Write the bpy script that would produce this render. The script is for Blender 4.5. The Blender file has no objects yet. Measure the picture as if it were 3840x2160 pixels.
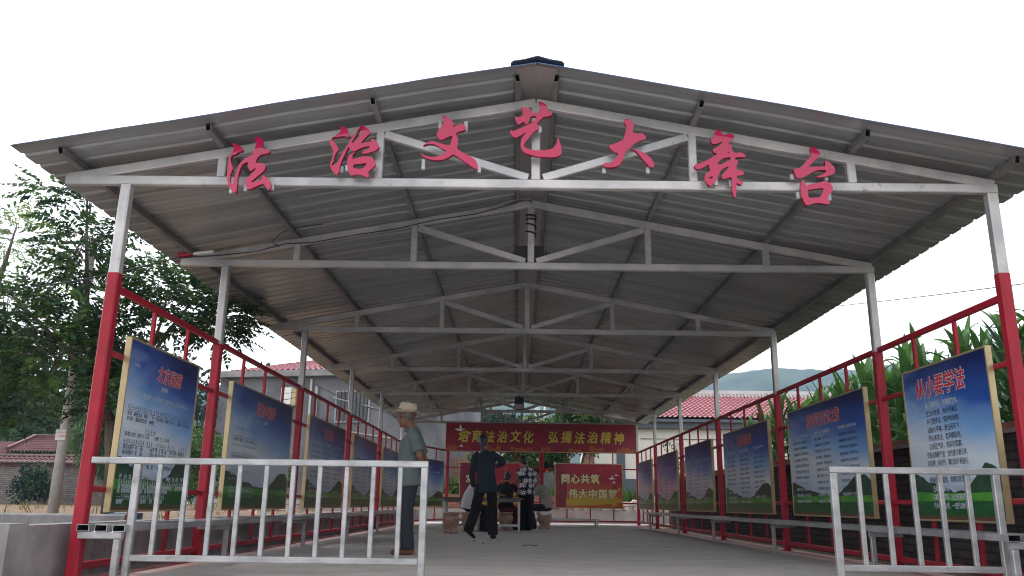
import bpy, bmesh, math, random
from mathutils import Vector, Matrix, Euler, noise
SC = bpy.context.scene
COL = SC.collection
random.seed(7)
PI = math.pi
# ------------------------------------------------------------------ camera, world, sun, exposure
CAM_Z = 0.564
PITCH, YAW, ROLL, FPX = 0.2573, -0.0091, 0.0135, 3083.7
def cam_axes():
    cp, sp = math.cos(PITCH), math.sin(PITCH); cy, sy = math.cos(YAW), math.sin(YAW)
    f = Vector((sy*cp, cy*cp, sp)); r = Vector((cy, -sy, 0)); u = r.cross(f)
    c, s = math.cos(ROLL), math.sin(ROLL)
    return c*r + s*u, -s*r + c*u, f
CR, CU, CF = cam_axes()
cam = bpy.data.cameras.new('camera'); cam_ob = bpy.data.objects.new('camera', cam); COL.objects.link(cam_ob)
M = Matrix.Identity(4)
for i in range(3):
    M[i][0], M[i][1], M[i][2] = CR[i], CU[i], -CF[i]
M.translation = (0, 0, CAM_Z)
cam_ob.matrix_world = M
cam.sensor_width = 36.0; cam.lens = FPX/3840*36.0
cam.clip_start = 0.05; cam.clip_end = 6000
SC.camera = cam_ob
world = bpy.data.worlds.new('World'); SC.world = world; world.use_nodes = True
nt = world.node_tree; nt.nodes.clear()
SUN_EL, SUN_AZ = math.radians(66), math.radians(300)     # high soft sun behind haze, to the left of the pavilion
sky = nt.nodes.new('ShaderNodeTexSky'); sky.sky_type = 'NISHITA'; sky.sun_disc = False
sky.sun_elevation = SUN_EL; sky.sun_rotation = SUN_AZ
sky.air_density = 1.2; sky.dust_density = 2.0; sky.ozone_density = 1.0
hs = nt.nodes.new('ShaderNodeHueSaturation'); hs.inputs['Saturation'].default_value = 0.13
bg = nt.nodes.new('ShaderNodeBackground'); bg.inputs['Strength'].default_value = 0.15
wo = nt.nodes.new('ShaderNodeOutputWorld')
nt.links.new(sky.outputs[0], hs.inputs['Color']); nt.links.new(hs.outputs[0], bg.inputs['Color']); nt.links.new(bg.outputs[0], wo.inputs[0])
sun = bpy.data.lights.new('sun', 'SUN'); sun.energy = 0.5; sun.angle = math.radians(20); sun.color = (1.0, 0.96, 0.9)
sun_ob = bpy.data.objects.new('sun', sun); COL.objects.link(sun_ob)
sd = Vector((math.sin(SUN_AZ)*math.cos(SUN_EL), math.cos(SUN_AZ)*math.cos(SUN_EL), math.sin(SUN_EL)))
sun_ob.rotation_euler = sd.to_track_quat('Z', 'Y').to_euler()
SC.view_settings.view_transform = 'Standard'; SC.view_settings.look = 'None'
SC.view_settings.exposure = 1.5; SC.view_settings.gamma = 1.0
SC.render.engine = 'CYCLES'
SC.cycles.max_bounces = 8; SC.cycles.diffuse_bounces = 5; SC.cycles.glossy_bounces = 3
SC.cycles.transmission_bounces = 4; SC.cycles.volume_bounces = 1
SC.cycles.sample_clamp_indirect = 4.0
SC.cycles.use_denoising = True; SC.cycles.filter_width = 1.05

# ------------------------------------------------------------------ helpers
def ray(sx, sy):
    return CF + CR*((sx-1920)/FPX) - CU*((sy-1080)/FPX)
def on_y(sx, sy, y):                       # a traced outline point measured on the vertical plane at depth y
    d = ray(sx, sy); d = d*(y/d.y); return Vector((d.x, y, d.z+CAM_Z))

def tag(o, label=None, cat=None, group=None, kind=None):
    if label: o['label'] = label
    if cat: o['category'] = cat
    if group: o['group'] = group
    if kind: o['kind'] = kind
    return o
def thing(name, label, cat, loc=(0, 0, 0), rz=0, group=None):
    o = bpy.data.objects.new(name, None); COL.objects.link(o)
    o.location = loc; o.rotation_euler = (0, 0, rz); o.empty_display_size = 0.2
    return tag(o, label, cat, group)
WROOT = {}
def wthing(name, label, cat, loc, group=None):      # an Empty at the base of a thing whose parts are modelled in world coordinates
    o = thing(name, label, cat, loc, 0, group); WROOT[o.name] = Matrix.Translation(Vector(loc)).inverted(); return o
def link_mesh(name, me, parent=None):
    o = bpy.data.objects.new(name, me); COL.objects.link(o)
    if parent:
        o.parent = parent
        if parent.name in WROOT: o.matrix_parent_inverse = WROOT[parent.name]
    return o
class MB:
    def __init__(s): s.v = []; s.f = []; s.m = []
    def add(s, vs, fs, mi=0):
        n = len(s.v); s.v.extend([tuple(v) for v in vs])
        for f in fs: s.f.append([i+n for i in f]); s.m.append(mi)
    def box(s, a, b, mi=0):
        x0, y0, z0 = a; x1, y1, z1 = b
        s.add([(x0,y0,z0),(x1,y0,z0),(x1,y1,z0),(x0,y1,z0),(x0,y0,z1),(x1,y0,z1),(x1,y1,z1),(x0,y1,z1)],
              [(0,3,2,1),(4,5,6,7),(0,1,5,4),(1,2,6,5),(2,3,7,6),(3,0,4,7)], mi)
    def bar(s, p, q, w, h, up=(0, 0, 1), ch=0.12, mi=0, cap=True):
        # chamfered rectangular tube from p to q: w across (side), h along up
        p = Vector(p); q = Vector(q); d = (q-p).normalized(); u = Vector(up)
        if abs(d.dot(u)) > 0.98: u = Vector((0, 1, 0)) if abs(d.y) < 0.9 else Vector((1, 0, 0))
        sd_ = d.cross(u).normalized(); u = sd_.cross(d).normalized()
        c = min(w, h)*ch; a, b = w/2, h/2
        prof = [(-a+c,-b),(a-c,-b),(a,-b+c),(a,b-c),(a-c,b),(-a+c,b),(-a,b-c),(-a,-b+c)]
        vs = [p+sd_*x+u*y for x, y in prof]+[q+sd_*x+u*y for x, y in prof]
        fs = [(i, (i+1) % 8, 8+(i+1) % 8, 8+i) for i in range(8)]
        if cap: fs += [tuple(range(7, -1, -1)), tuple(range(8, 16))]
        s.add(vs, fs, mi)
    def hollow(s, p, q, w, h, t=0.003, up=(0, 0, 1), mi=0, mi_in=1):
        # open-ended rectangular tube: the front end shows the dark inside
        p = Vector(p); q = Vector(q); d = (q-p).normalized(); u = Vector(up); sd_ = d.cross(u).normalized(); u = sd_.cross(d)
        def ring(o, a, b): return [o-sd_*a-u*b, o+sd_*a-u*b, o+sd_*a+u*b, o-sd_*a+u*b]
        a, b = w/2, h/2
        vs = ring(p, a, b)+ring(q, a, b)+ring(p, a-t, b-t)+ring(q, a-t, b-t)
        fs = [(i, (i+1) % 4, 4+(i+1) % 4, 4+i) for i in range(4)]
        s.add(vs, fs, mi)
        s.add(vs, [(8+(i+1) % 4, 8+i, 12+i, 12+(i+1) % 4) for i in range(4)], mi_in)
        s.add(vs, [((i+1) % 4, i, 8+i, 8+(i+1) % 4) for i in range(4)], mi)
        s.add(vs, [(4+i, 4+(i+1) % 4, 12+(i+1) % 4, 12+i) for i in range(4)], mi)
    def tube(s, pts, r, n=6, mi=0, cap=True):
        pts = [Vector(p) for p in pts]; rs = r if isinstance(r, (list, tuple)) else [r]*len(pts)
        ref = None; rings = []
        for i, p in enumerate(pts):
            d = (pts[min(i+1, len(pts)-1)]-pts[max(i-1, 0)]).normalized()
            if ref is None:
                ref = Vector((0, 0, 1)) if abs(d.z) < 0.9 else Vector((1, 0, 0))
            a = d.cross(ref).normalized(); b = a.cross(d).normalized(); ref = b
            rings.append([p+(a*math.cos(2*PI*k/n)+b*math.sin(2*PI*k/n))*rs[i] for k in range(n)])
        vs = [v for rg in rings for v in rg]; fs = []
        for i in range(len(pts)-1):
            for k in range(n): fs.append((i*n+k, i*n+(k+1) % n, (i+1)*n+(k+1) % n, (i+1)*n+k))
        if cap: fs += [tuple(range(n-1, -1, -1)), tuple((len(pts)-1)*n+k for k in range(n))]
        s.add(vs, fs, mi)
    def lathe(s, prof, c=(0, 0, 0), n=20, mi=0, bump=None):
        vs = []; fs = []
        for r, z in prof:
            for k in range(n):
                a = 2*PI*k/n; rr = r*(bump(a, z) if bump else 1)
                vs.append((c[0]+rr*math.cos(a), c[1]+rr*math.sin(a), c[2]+z))
        for i in range(len(prof)-1):
            for k in range(n): fs.append((i*n+k, i*n+(k+1) % n, (i+1)*n+(k+1) % n, (i+1)*n+k))
        fs += [tuple(range(n-1, -1, -1)), tuple((len(prof)-1)*n+k for k in range(n))]
        s.add(vs, fs, mi)
    def quad(s, a, b, c, d, mi=0): s.add([a, b, c, d], [(0, 1, 2, 3)], mi)
    def build(s, name, mats, parent=None, smooth=False, fix=True):
        me = bpy.data.meshes.new(name); me.from_pydata(s.v, [], s.f)
        for m in (mats if isinstance(mats, (list, tuple)) else [mats]): me.materials.append(m)
        me.polygons.foreach_set('material_index', s.m)
        if fix:
            bm = bmesh.new(); bm.from_mesh(me); bmesh.ops.recalc_face_normals(bm, faces=bm.faces); bm.to_mesh(me); bm.free()
        if smooth: me.polygons.foreach_set('use_smooth', [True]*len(me.polygons))
        me.update()
        return link_mesh(name, me, parent)
def copy_tree(o, parent=None):
    c = o.copy(); COL.objects.link(c)
    if parent: c.parent = parent
    for ch in list(o.children): copy_tree(ch, c)
    return c

# ------------------------------------------------------------------ materials
def mat(name, col, rough=0.6, metal=0.0, spec=0.5, var=0.0, scale=5.0, col2=None, bump=0.0, bscale=40.0, coords='Object', stretch=None, detail=4.0, lo=0.35, hi=0.65, grime=None):
    m = bpy.data.materials.new(name); m.use_nodes = True; t = m.node_tree; b = t.nodes['Principled BSDF']
    b.inputs['Base Color'].default_value = (*col, 1); b.inputs['Roughness'].default_value = rough
    b.inputs['Metallic'].default_value = metal; b.inputs['Specular IOR Level'].default_value = spec
    if col2 or var or bump:
        tc = t.nodes.new('ShaderNodeTexCoord'); mp = t.nodes.new('ShaderNodeMapping')
        if stretch: mp.inputs['Scale'].default_value = stretch
        t.links.new(tc.outputs[coords], mp.inputs[0])
    if col2 or var:
        n = t.nodes.new('ShaderNodeTexNoise'); n.inputs['Scale'].default_value = scale; n.inputs['Detail'].default_value = detail
        n.inputs['Roughness'].default_value = 0.65
        t.links.new(mp.outputs[0], n.inputs['Vector'])
        r = t.nodes.new('ShaderNodeValToRGB'); r.color_ramp.elements[0].position = lo; r.color_ramp.elements[1].position = hi
        c2 = col2 or tuple(min(1, c*(1+var)) for c in col); c1 = col if col2 else tuple(c*(1-var) for c in col)
        r.color_ramp.elements[0].color = (*c1, 1); r.color_ramp.elements[1].color = (*c2, 1)
        t.links.new(n.outputs['Fac'], r.inputs[0]); t.links.new(r.outputs[0], b.inputs['Base Color'])
    if grime:                                   # sparse dirt, scuffs or rust with a shape of their own
        gc, gs, glo, ghi, gst = grime
        gm = t.nodes.new('ShaderNodeMapping'); gm.inputs['Scale'].default_value = gst; t.links.new(tc.outputs[coords], gm.inputs[0])
        g = t.nodes.new('ShaderNodeTexNoise'); g.inputs['Scale'].default_value = gs; g.inputs['Detail'].default_value = 9; g.inputs['Roughness'].default_value = 0.7
        t.links.new(gm.outputs[0], g.inputs['Vector'])
        gr = t.nodes.new('ShaderNodeMapRange'); gr.inputs[1].default_value = glo; gr.inputs[2].default_value = ghi; t.links.new(g.outputs['Fac'], gr.inputs[0])
        gx = t.nodes.new('ShaderNodeMix'); gx.data_type = 'RGBA'; t.links.new(gr.outputs[0], gx.inputs[0]); t.links.new(b.inputs['Base Color'].links[0].from_socket, gx.inputs[6]); gx.inputs[7].default_value = (*gc, 1)
        t.links.new(gx.outputs[2], b.inputs['Base Color'])
    if bump:
        n2 = t.nodes.new('ShaderNodeTexNoise'); n2.inputs['Scale'].default_value = bscale; n2.inputs['Detail'].default_value = 5
        t.links.new(mp.outputs[0], n2.inputs['Vector'])
        bp = t.nodes.new('ShaderNodeBump'); bp.inputs['Strength'].default_value = bump; bp.inputs['Distance'].default_value = 0.02
        t.links.new(n2.outputs['Fac'], bp.inputs['Height']); t.links.new(bp.outputs[0], b.inputs['Normal'])
    return m
def leaf_mat(name, col, trans=0.35, var=0.35):
    m = bpy.data.materials.new(name); m.use_nodes = True; t = m.node_tree; b = t.nodes['Principled BSDF']
    b.inputs['Roughness'].default_value = 0.5; b.inputs['Specular IOR Level'].default_value = 0.3
    tc = t.nodes.new('ShaderNodeTexCoord'); n = t.nodes.new('ShaderNodeTexNoise'); n.inputs['Scale'].default_value = 2.5; n.inputs['Detail'].default_value = 3
    t.links.new(tc.outputs['Object'], n.inputs['Vector'])
    r = t.nodes.new('ShaderNodeValToRGB'); r.color_ramp.elements[0].position = 0.3; r.color_ramp.elements[1].position = 0.7
    r.color_ramp.elements[0].color = (*[c*(1-var) for c in col], 1); r.color_ramp.elements[1].color = (*[min(1, c*(1+var)) for c in col], 1)
    t.links.new(n.outputs['Fac'], r.inputs[0]); t.links.new(r.outputs[0], b.inputs['Base Color'])
    tr = t.nodes.new('ShaderNodeBsdfTranslucent'); t.links.new(r.outputs[0], tr.inputs['Color'])
    mx = t.nodes.new('ShaderNodeMixShader'); mx.inputs[0].default_value = trans
    t.links.new(b.outputs[0], mx.inputs[1]); t.links.new(tr.outputs[0], mx.inputs[2])
    t.links.new(mx.outputs[0], t.nodes['Material Output'].inputs['Surface'])
    return m
def brick_mat(name, c1, c2, mortar, bw=0.24, bh=0.065, ms=0.012, plane='XZ', rough=0.9, dirt=None):
    m = bpy.data.materials.new(name); m.use_nodes = True; t = m.node_tree; b = t.nodes['Principled BSDF']
    b.inputs['Roughness'].default_value = rough; b.inputs['Specular IOR Level'].default_value = 0.2
    tc = t.nodes.new('ShaderNodeTexCoord'); sp = t.nodes.new('ShaderNodeSeparateXYZ'); cb = t.nodes.new('ShaderNodeCombineXYZ')
    t.links.new(tc.outputs['Object'], sp.inputs[0]); t.links.new(sp.outputs[plane[0]], cb.inputs[0]); t.links.new(sp.outputs[plane[1]], cb.inputs[1])
    br = t.nodes.new('ShaderNodeTexBrick'); br.inputs['Scale'].default_value = 1.0
    br.inputs['Brick Width'].default_value = bw; br.inputs['Row Height'].default_value = bh; br.inputs['Mortar Size'].default_value = ms
    br.inputs['Mortar Smooth'].default_value = 0.3; br.inputs['Bias'].default_value = -0.2
    br.inputs['Color1'].default_value = (*c1, 1); br.inputs['Color2'].default_value = (*c2, 1); br.inputs['Mortar'].default_value = (*mortar, 1)
    t.links.new(cb.outputs[0], br.inputs['Vector'])
    n = t.nodes.new('ShaderNodeTexNoise'); n.inputs['Scale'].default_value = 3.0; n.inputs['Detail'].default_value = 6
    t.links.new(tc.outputs['Object'], n.inputs['Vector'])
    mx = t.nodes.new('ShaderNodeMix'); mx.data_type = 'RGBA'; mx.blend_type = 'MULTIPLY'; mx.inputs[0].default_value = 0.8
    r = t.nodes.new('ShaderNodeValToRGB'); r.color_ramp.elements[0].position = 0.3; r.color_ramp.elements[1].position = 0.7
    r.color_ramp.elements[0].color = (0.55, 0.55, 0.55, 1); r.color_ramp.elements[1].color = (1, 1, 1, 1)
    t.links.new(n.outputs['Fac'], r.inputs[0]); t.links.new(br.outputs['Color'], mx.inputs[6]); t.links.new(r.outputs[0], mx.inputs[7])
    t.links.new(mx.outputs[2], b.inputs['Base Color'])
    bp = t.nodes.new('ShaderNodeBump'); bp.inputs['Strength'].default_value = 0.6; bp.inputs['Distance'].default_value = 0.01; bp.invert = True
    t.links.new(br.outputs['Fac'], bp.inputs['Height']); t.links.new(bp.outputs[0], b.inputs['Normal'])
    return m
MT = {}
MT['steel'] = mat('silver_paint', (0.31, 0.315, 0.325), 0.34, 0.35, 0.5, col2=(0.51, 0.49, 0.49), scale=2.2, detail=6, bump=0.05, bscale=120, grime=((0.10, 0.085, 0.075), 9, 0.60, 0.78, (1, 1, 1)))
MT['steel_dk'] = mat('primer_steel', (0.12, 0.12, 0.125), 0.5, 0.3, 0.5, col2=(0.21, 0.195, 0.19), scale=3, grime=((0.05, 0.045, 0.04), 7, 0.58, 0.75, (1, 1, 1)))
MT['dark'] = mat('dark_inside', (0.015, 0.015, 0.017), 0.8)
MT['galv'] = mat('galvanised_tube', (0.27, 0.28, 0.29), 0.33, 0.45, 0.5, col2=(0.44, 0.44, 0.455), scale=3.5, stretch=(1, 1, 2.0), detail=5, grime=((0.11, 0.10, 0.09), 14, 0.60, 0.76, (1, 1, 0.5)))
MT['red'] = mat('red_paint', (0.255, 0.005, 0.016), 0.48, 0, 0.35, col2=(0.34, 0.008, 0.026), scale=4, bump=0.05, bscale=60, grime=((0.15, 0.01, 0.015), 11, 0.57, 0.75, (1, 1, 0.35)))
MT['roof_under'] = mat('roof_backing', (0.195, 0.205, 0.21), 0.27, 0.25, 0.55, col2=(0.285, 0.296, 0.298), scale=1.0, detail=5, stretch=(0.15, 3.2, 0.1), lo=0.4, hi=0.6, grime=((0.10, 0.095, 0.085), 3.0, 0.56, 0.78, (0.4, 2, 1)))
MT['roof_top'] = mat('blue_roof_paint', (0.05, 0.16, 0.42), 0.4)
MT['plate'] = mat('ridge_lining', (0.30, 0.28, 0.275), 0.3, 0.35)
MT['acrylic'] = mat('red_acrylic', (0.44, 0.005, 0.068), 0.04, 0, 0.6)
MT['acrylic_side'] = mat('red_acrylic_edge', (0.22, 0.003, 0.03), 0.25, 0, 0.5)
MT['gold'] = mat('gold_aluminium', (0.44, 0.35, 0.20), 0.35, 0.5, 0.5, var=0.1)
MT['conc'] = mat('plain_concrete', (0.19, 0.187, 0.185), 0.9, 0, 0.2, col2=(0.31, 0.305, 0.30), scale=2.5, detail=8, bump=0.15, bscale=30, grime=((0.10, 0.095, 0.09), 2.2, 0.52, 0.75, (1, 1, 0.5)))
MT['black'] = mat('black_plastic', (0.012, 0.012, 0.013), 0.5)
MT['wire'] = mat('black_cable', (0.01, 0.01, 0.011), 0.5)
MT['white'] = mat('white_paint', (0.72, 0.70, 0.68), 0.6, var=0.06)
# ------------------------------------------------------------------ ground, floor, terraces
def stain_floor_mat():
    m = mat('floor_concrete', (0.44, 0.405, 0.375), 0.75, 0, 0.35, col2=(0.57, 0.53, 0.495), scale=1.1, detail=9, stretch=(1, 2.6, 1), bump=0.08, bscale=25, grime=((0.16, 0.145, 0.135), 1.6, 0.55, 0.80, (1, 1.8, 1)))
    t = m.node_tree; b = t.nodes['Principled BSDF']; src = b.inputs['Base Color'].links[0].from_socket
    tc = t.nodes.new('ShaderNodeTexCoord'); sp = t.nodes.new('ShaderNodeSeparateXYZ'); t.links.new(tc.outputs['Object'], sp.inputs[0])
    n = t.nodes.new('ShaderNodeTexNoise'); n.inputs['Scale'].default_value = 2.2; n.inputs['Detail'].default_value = 4; t.links.new(tc.outputs['Object'], n.inputs['Vector'])
    def math_(op, a, b_=None, clamp=False):
        q = t.nodes.new('ShaderNodeMath'); q.operation = op; q.use_clamp = clamp
        for i, x in enumerate((a, b_)):
            if x is None: continue
            if isinstance(x, (int, float)): q.inputs[i].default_value = x
            else: t.links.new(x, q.inputs[i])
        return q.outputs[0]
    fac = None
    for xc, wd in ((-3.1, 0.34), (3.70, 0.34)):                # red overspray along the two post lines
        d = math_('ABSOLUTE', math_('SUBTRACT', sp.outputs['X'], xc))
        q = math_('MULTIPLY', math_('SUBTRACT', 1.0, math_('DIVIDE', d, wd), True), math_('MULTIPLY', n.outputs['Fac'], 1.5), True)
        fac = q if fac is None else math_('MAXIMUM', fac, q)
    mx = t.nodes.new('ShaderNodeMix'); mx.data_type = 'RGBA'; t.links.new(fac, mx.inputs[0]); t.links.new(src, mx.inputs[6]); mx.inputs[7].default_value = (0.30, 0.035, 0.05, 1)
    t.links.new(mx.outputs[2], b.inputs['Base Color'])
    return m
b = MB(); b.box((-3.26, -6, -0.15), (3.92, 26.7, 0.0)); tag(b.build('concrete_floor', stain_floor_mat()), kind='structure')
MT['dirt'] = mat('dry_earth', (0.12, 0.08, 0.052), 0.95, 0, 0.1, col2=(0.23, 0.165, 0.11), scale=2.5, detail=9, bump=0.5, bscale=12)
MT['dust_conc'] = mat('dusty_concrete', (0.27, 0.26, 0.245), 0.9, 0, 0.2, col2=(0.40, 0.38, 0.355), scale=1.5, detail=8)
b = MB()
N = 40
vs = []; 
for j in range(N+1):
    for i in range(N+1):
        x = -865+1730*i/N; y = -28+1100*j/N
        vs.append((x, y, -0.25))
b.add(vs, [(j*(N+1)+i, j*(N+1)+i+1, (j+1)*(N+1)+i+1, (j+1)*(N+1)+i) for j in range(N) for i in range(N)])
tag(b.build('ground', mat('field_ground', (0.10, 0.12, 0.06), 0.95, 0, 0.1, col2=(0.20, 0.17, 0.10), scale=0.2, detail=8)), kind='structure')
# raised terrace on the left, ending in a low rendered wall along the floor
b = MB(); b.box((-45, 5.75, -0.2), (-3.47, 60, 0.29)); tag(b.build('terrace', MT['dirt']), kind='structure')
b = MB(); b.box((-7.0, 27.9, -0.2), (30, 60, 0.50)); tag(b.build('garden_bed', mat('garden_soil', (0.10, 0.13, 0.05), 0.95, 0, 0.1, col2=(0.2, 0.2, 0.09), scale=3, detail=8)), kind='structure')
b = MB(); b.box((-3.47, 26.704, -0.2), (12, 27.55, 0.004)); tag(b.build('path', MT['dust_conc']), kind='structure')
b = MB(); b.box((-40, -28, -0.3), (40, -6.004, -0.02)); b.box((3.93, -6.0, -0.3), (40, 0.9, -0.02)); b.box((-40, -6.0, -0.3), (-3.27, 5.49, -0.02)); tag(b.build('road', mat('road_concrete', (0.36, 0.345, 0.33), 0.9, 0, 0.2, col2=(0.48, 0.46, 0.44), scale=0.8, detail=8)), kind='structure')  # unseen concrete road, added to bounce light onto roof underside and letters
b = MB(); b.box((3.924, 5.0, -0.3), (4.6, 26.7, -0.06)); tag(b.build('drainage_strip', MT['dirt']), kind='structure')
b = MB(); b.box((4.78, -2, -0.3), (40, 26, 0.95)); tag(b.build('corn_field_soil', MT['dirt']), kind='structure')
b = MB()
b.box((-30, 5.5, -0.2), (-3.27, 5.72, 0.40)); b.box((-3.45, 5.72, -0.2), (-3.27, 27.4, 0.385))
tag(b.build('retaining_wall', MT['conc']), 'low grey rendered wall edging the terrace along the left of the pavilion', 'wall')
b = MB(); b.bar((-30, 8.45, 0.33), (-4.05, 8.9, 0.33), 0.22, 0.16, ch=0.1); tag(b.build('kerb', mat('kerb_concrete', (0.19, 0.19, 0.20), 0.9, col2=(0.32, 0.32, 0.33), scale=3, detail=7)), 'light concrete kerb crossing the terrace behind the utility pole', 'kerb')

# ------------------------------------------------------------------ the pavilion
TY = [6.049, 8.349, 11.73, 15.312, 18.827, 22.415, 25.816]
X0, K = 0.12, 0.186
XE_L, XE_R = -3.597, 3.737
XPL, XPR = -3.117, 3.697
pav = wthing('pavilion', 'long open steel stage shed with a corrugated gable roof on red and silver posts', 'pavilion', (X0, 6.05, 0))
def ztop(x): return 3.75-K*abs(x-X0)
def post(x, y, zr, w=0.08, d=0.08, top=2.97, split=True):
    b = MB()
    if split:
        b.bar((x, y, 0), (x, y, zr), w+0.006, d+0.006, up=(0, 1, 0), mi=0); b.bar((x, y, zr), (x, y, top), w, d, up=(0, 1, 0), mi=1, cap=False)
    else: b.bar((x, y, 0), (x, y, top), w, d, up=(0, 1, 0), mi=0)
    b.box((x-w*0.9, y-d*0.9, 0.0), (x+w*0.9, y+d*0.9, 0.008), 0)
    return b.build('post', [MT['red'], MT['steel']], pav)
for i, y in enumerate(TY):
    if i < 6: post(XPL, y+0.04, 2.245 if i == 0 else 2.13)
    post(XPR, y+0.04, 2.32 if i == 0 else 2.13)
post(-2.14, TY[6]+0.04, 2.9, 0.09); post(0.745, TY[6]+0.04, 2.9, 0.13)
for i, y in enumerate(TY):
    yc = y+0.03
    tr = MB(); tr.bar((XE_L, yc, 3.008), (XE_R, yc, 3.008), 0.06, 0.075); tb = tr.build('truss', MT['steel'], pav)
    for s in (-1, 1):
        xe = XE_L+0.02 if s < 0 else XE_R-0.02
        b = MB(); b.bar((xe, yc, ztop(xe)-0.039), (X0+s*0.004, yc, 3.75-0.039), 0.056, 0.077); b.build('top_chord', MT['steel'], tb)
        for dx, wd in ((1.247, 0.065), (2.494, 0.07)):
            x = X0+s*dx; b = MB(); b.bar((x, yc, 3.046), (x, yc, ztop(x)-0.074), wd, 0.05, up=(0, 1, 0)); b.build('strut', MT['steel'], tb)
        b = MB(); x = X0+s*1.21; b.bar((x, yc, ztop(x)-0.10), (X0+s*0.06, yc, 3.062), 0.046, 0.068); b.build('diagonal', MT['steel'], tb)
    b = MB(); b.bar((X0, yc, 3.046), (X0, yc, 3.672), 0.072, 0.052, up=(0, 1, 0)); b.build('king_post', MT['steel'], tb)
for s in (-1, 1):
    for dx in (0.145, 1.255, 2.50, 3.60):
        x = X0+s*dx
        b = MB(); nrm = Vector((s*K, 0, 1)).normalized(); c = Vector((x, 5.74, ztop(x)))+nrm*0.034
        b.hollow(c, c+Vector((0, 20.5, 0)), 0.04, 0.064, 0.004, up=nrm, mi=0, mi_in=1); b.build('purlin', [MT['steel_dk'], MT['dark']], pav)
# roof sheets: trapezoidal ribs running from ridge to eaves, backing below, blue paint above
PITCHR = 0.207
def roof(s):
    xe = -3.80 if s < 0 else 4.10
    yp = []; y = 5.62
    while y < 26.45:
        for dy, z in ((0, 0), (0.150, 0), (0.168, 0.015), (0.190, 0.015)): yp.append((y+dy, z))
        y += PITCHR
    xs = [X0+s*0.004+(xe-X0-s*0.004)*k/10 for k in range(11)]
    vs = []; n = len(yp)
    for lay in (0, 1):
        for k, x in enumerate(xs):
            for j, (yy, z) in enumerate(yp):
                wob = 0.004*math.sin(x*2.1+yy*0.7)+0.003*math.sin(x*5+yy*1.9)
                vs.append((x, yy, 3.826-K*abs(x-X0)+z+wob+lay*0.004))
    b = MB(); L = n*len(xs)
    fs0 = [(k*n+j, k*n+j+1, (k+1)*n+j+1, (k+1)*n+j) for k in range(10) for j in range(n-1)]
    b.add(vs, fs0, 0); b.add(vs[L:], fs0, 1)
    edge = [(j, j+1, L+j+1, L+j) for j in range(n-1)]+[(10*n+j, 10*n+j+1, L+10*n+j+1, L+10*n+j) for j in range(n-1)]
    edge += [(k*n, (k+1)*n, L+(k+1)*n, L+k*n) for k in range(10)]+[(k*n+n-1, (k+1)*n+n-1, L+(k+1)*n+n-1, L+k*n+n-1) for k in range(10)]
    b.add(vs, edge, 1)
    b.build('roof_sheet', [MT['roof_under'], MT['roof_top']], pav, fix=False)
roof(-1); roof(1)
b = MB()
for s in (-1, 1):
    b.add([(X0, 5.66, 3.818), (X0+s*0.165, 5.66, 3.818-K*0.165), (X0+s*0.165, 26.35, 3.818-K*0.165), (X0, 26.35, 3.818)], [(0, 1, 2, 3)])
b.build('ridge_lining', MT['plate'], pav)
prof = [(-0.205, 0.0), (-0.185, 0.022), (-0.10, 0.036), (0, 0.066), (0.10, 0.036), (0.185, 0.022), (0.205, 0.0)]
b = MB(); vs = []
for y in (5.605, 26.5):
    for lay in (0, 0.006):
        vs += [(X0+x, y, 3.80+z+lay) for x, z in prof]
n = 7
fs = []
for k in range(n-1):
    fs += [(k, k+1, 2*n+k+1, 2*n+k), (n+k, n+k+1, 3*n+k+1, 3*n+k), (k, k+1, n+k+1, n+k), (2*n+k, 2*n+k+1, 3*n+k+1, 3*n+k)]
b.add(vs, fs); b.build('ridge_cap', mat('ridge_cap_paint', (0.055, 0.075, 0.11), 0.5), pav)

# red railing frames between the posts
def frame_bay(p, q, nb, top=2.172):
    p = Vector(p); q = Vector(q); f = None
    specs = [(top, 0.05, 0.045), (1.665, 0.04, 0.035), (0.655, 0.042, 0.035), (0.125, 0.05, 0.04)]
    b = MB(); z, h, w = specs[0]; b.bar(p+Vector((0, 0, z-h/2)), q+Vector((0, 0, z-h/2)), w, h); f = b.build('railing_frame', MT['red'], pav)
    for z, h, w in specs[1:]:
        b = MB(); b.bar(p+Vector((0, 0, z-h/2)), q+Vector((0, 0, z-h/2)), w, h); b.build('rail', MT['red'], f)
    for k in range(1, nb+1):
        c = p.lerp(q, k/(nb+1)); d = (q-p).normalized()
        b = MB(); b.bar(c+Vector((0, 0, 0.124)), c+Vector((0, 0, top-0.049)), 0.03, 0.036, up=d); b.build('bar', MT['red'], f)
for i in range(6):
    if i < 5: frame_bay((XPL-0.008, TY[i]+0.083, 0), (XPL-0.008, TY[i+1]-0.003, 0), 2 if i == 0 else 3)
    frame_bay((XPR+0.008, TY[i]+0.083, 0), (XPR+0.008, TY[i+1]-0.003, 0), 2 if i == 0 else 3)
frame_bay((XPL+0.01, TY[5]+0.083, 0), (-2.19, TY[6], 0), 3)
frame_bay((-2.09, TY[6]+0.04, 0), (0.676, TY[6]+0.04, 0), 3); frame_bay((0.814, TY[6]+0.04, 0), (3.65, TY[6]+0.04, 0), 3)
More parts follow.
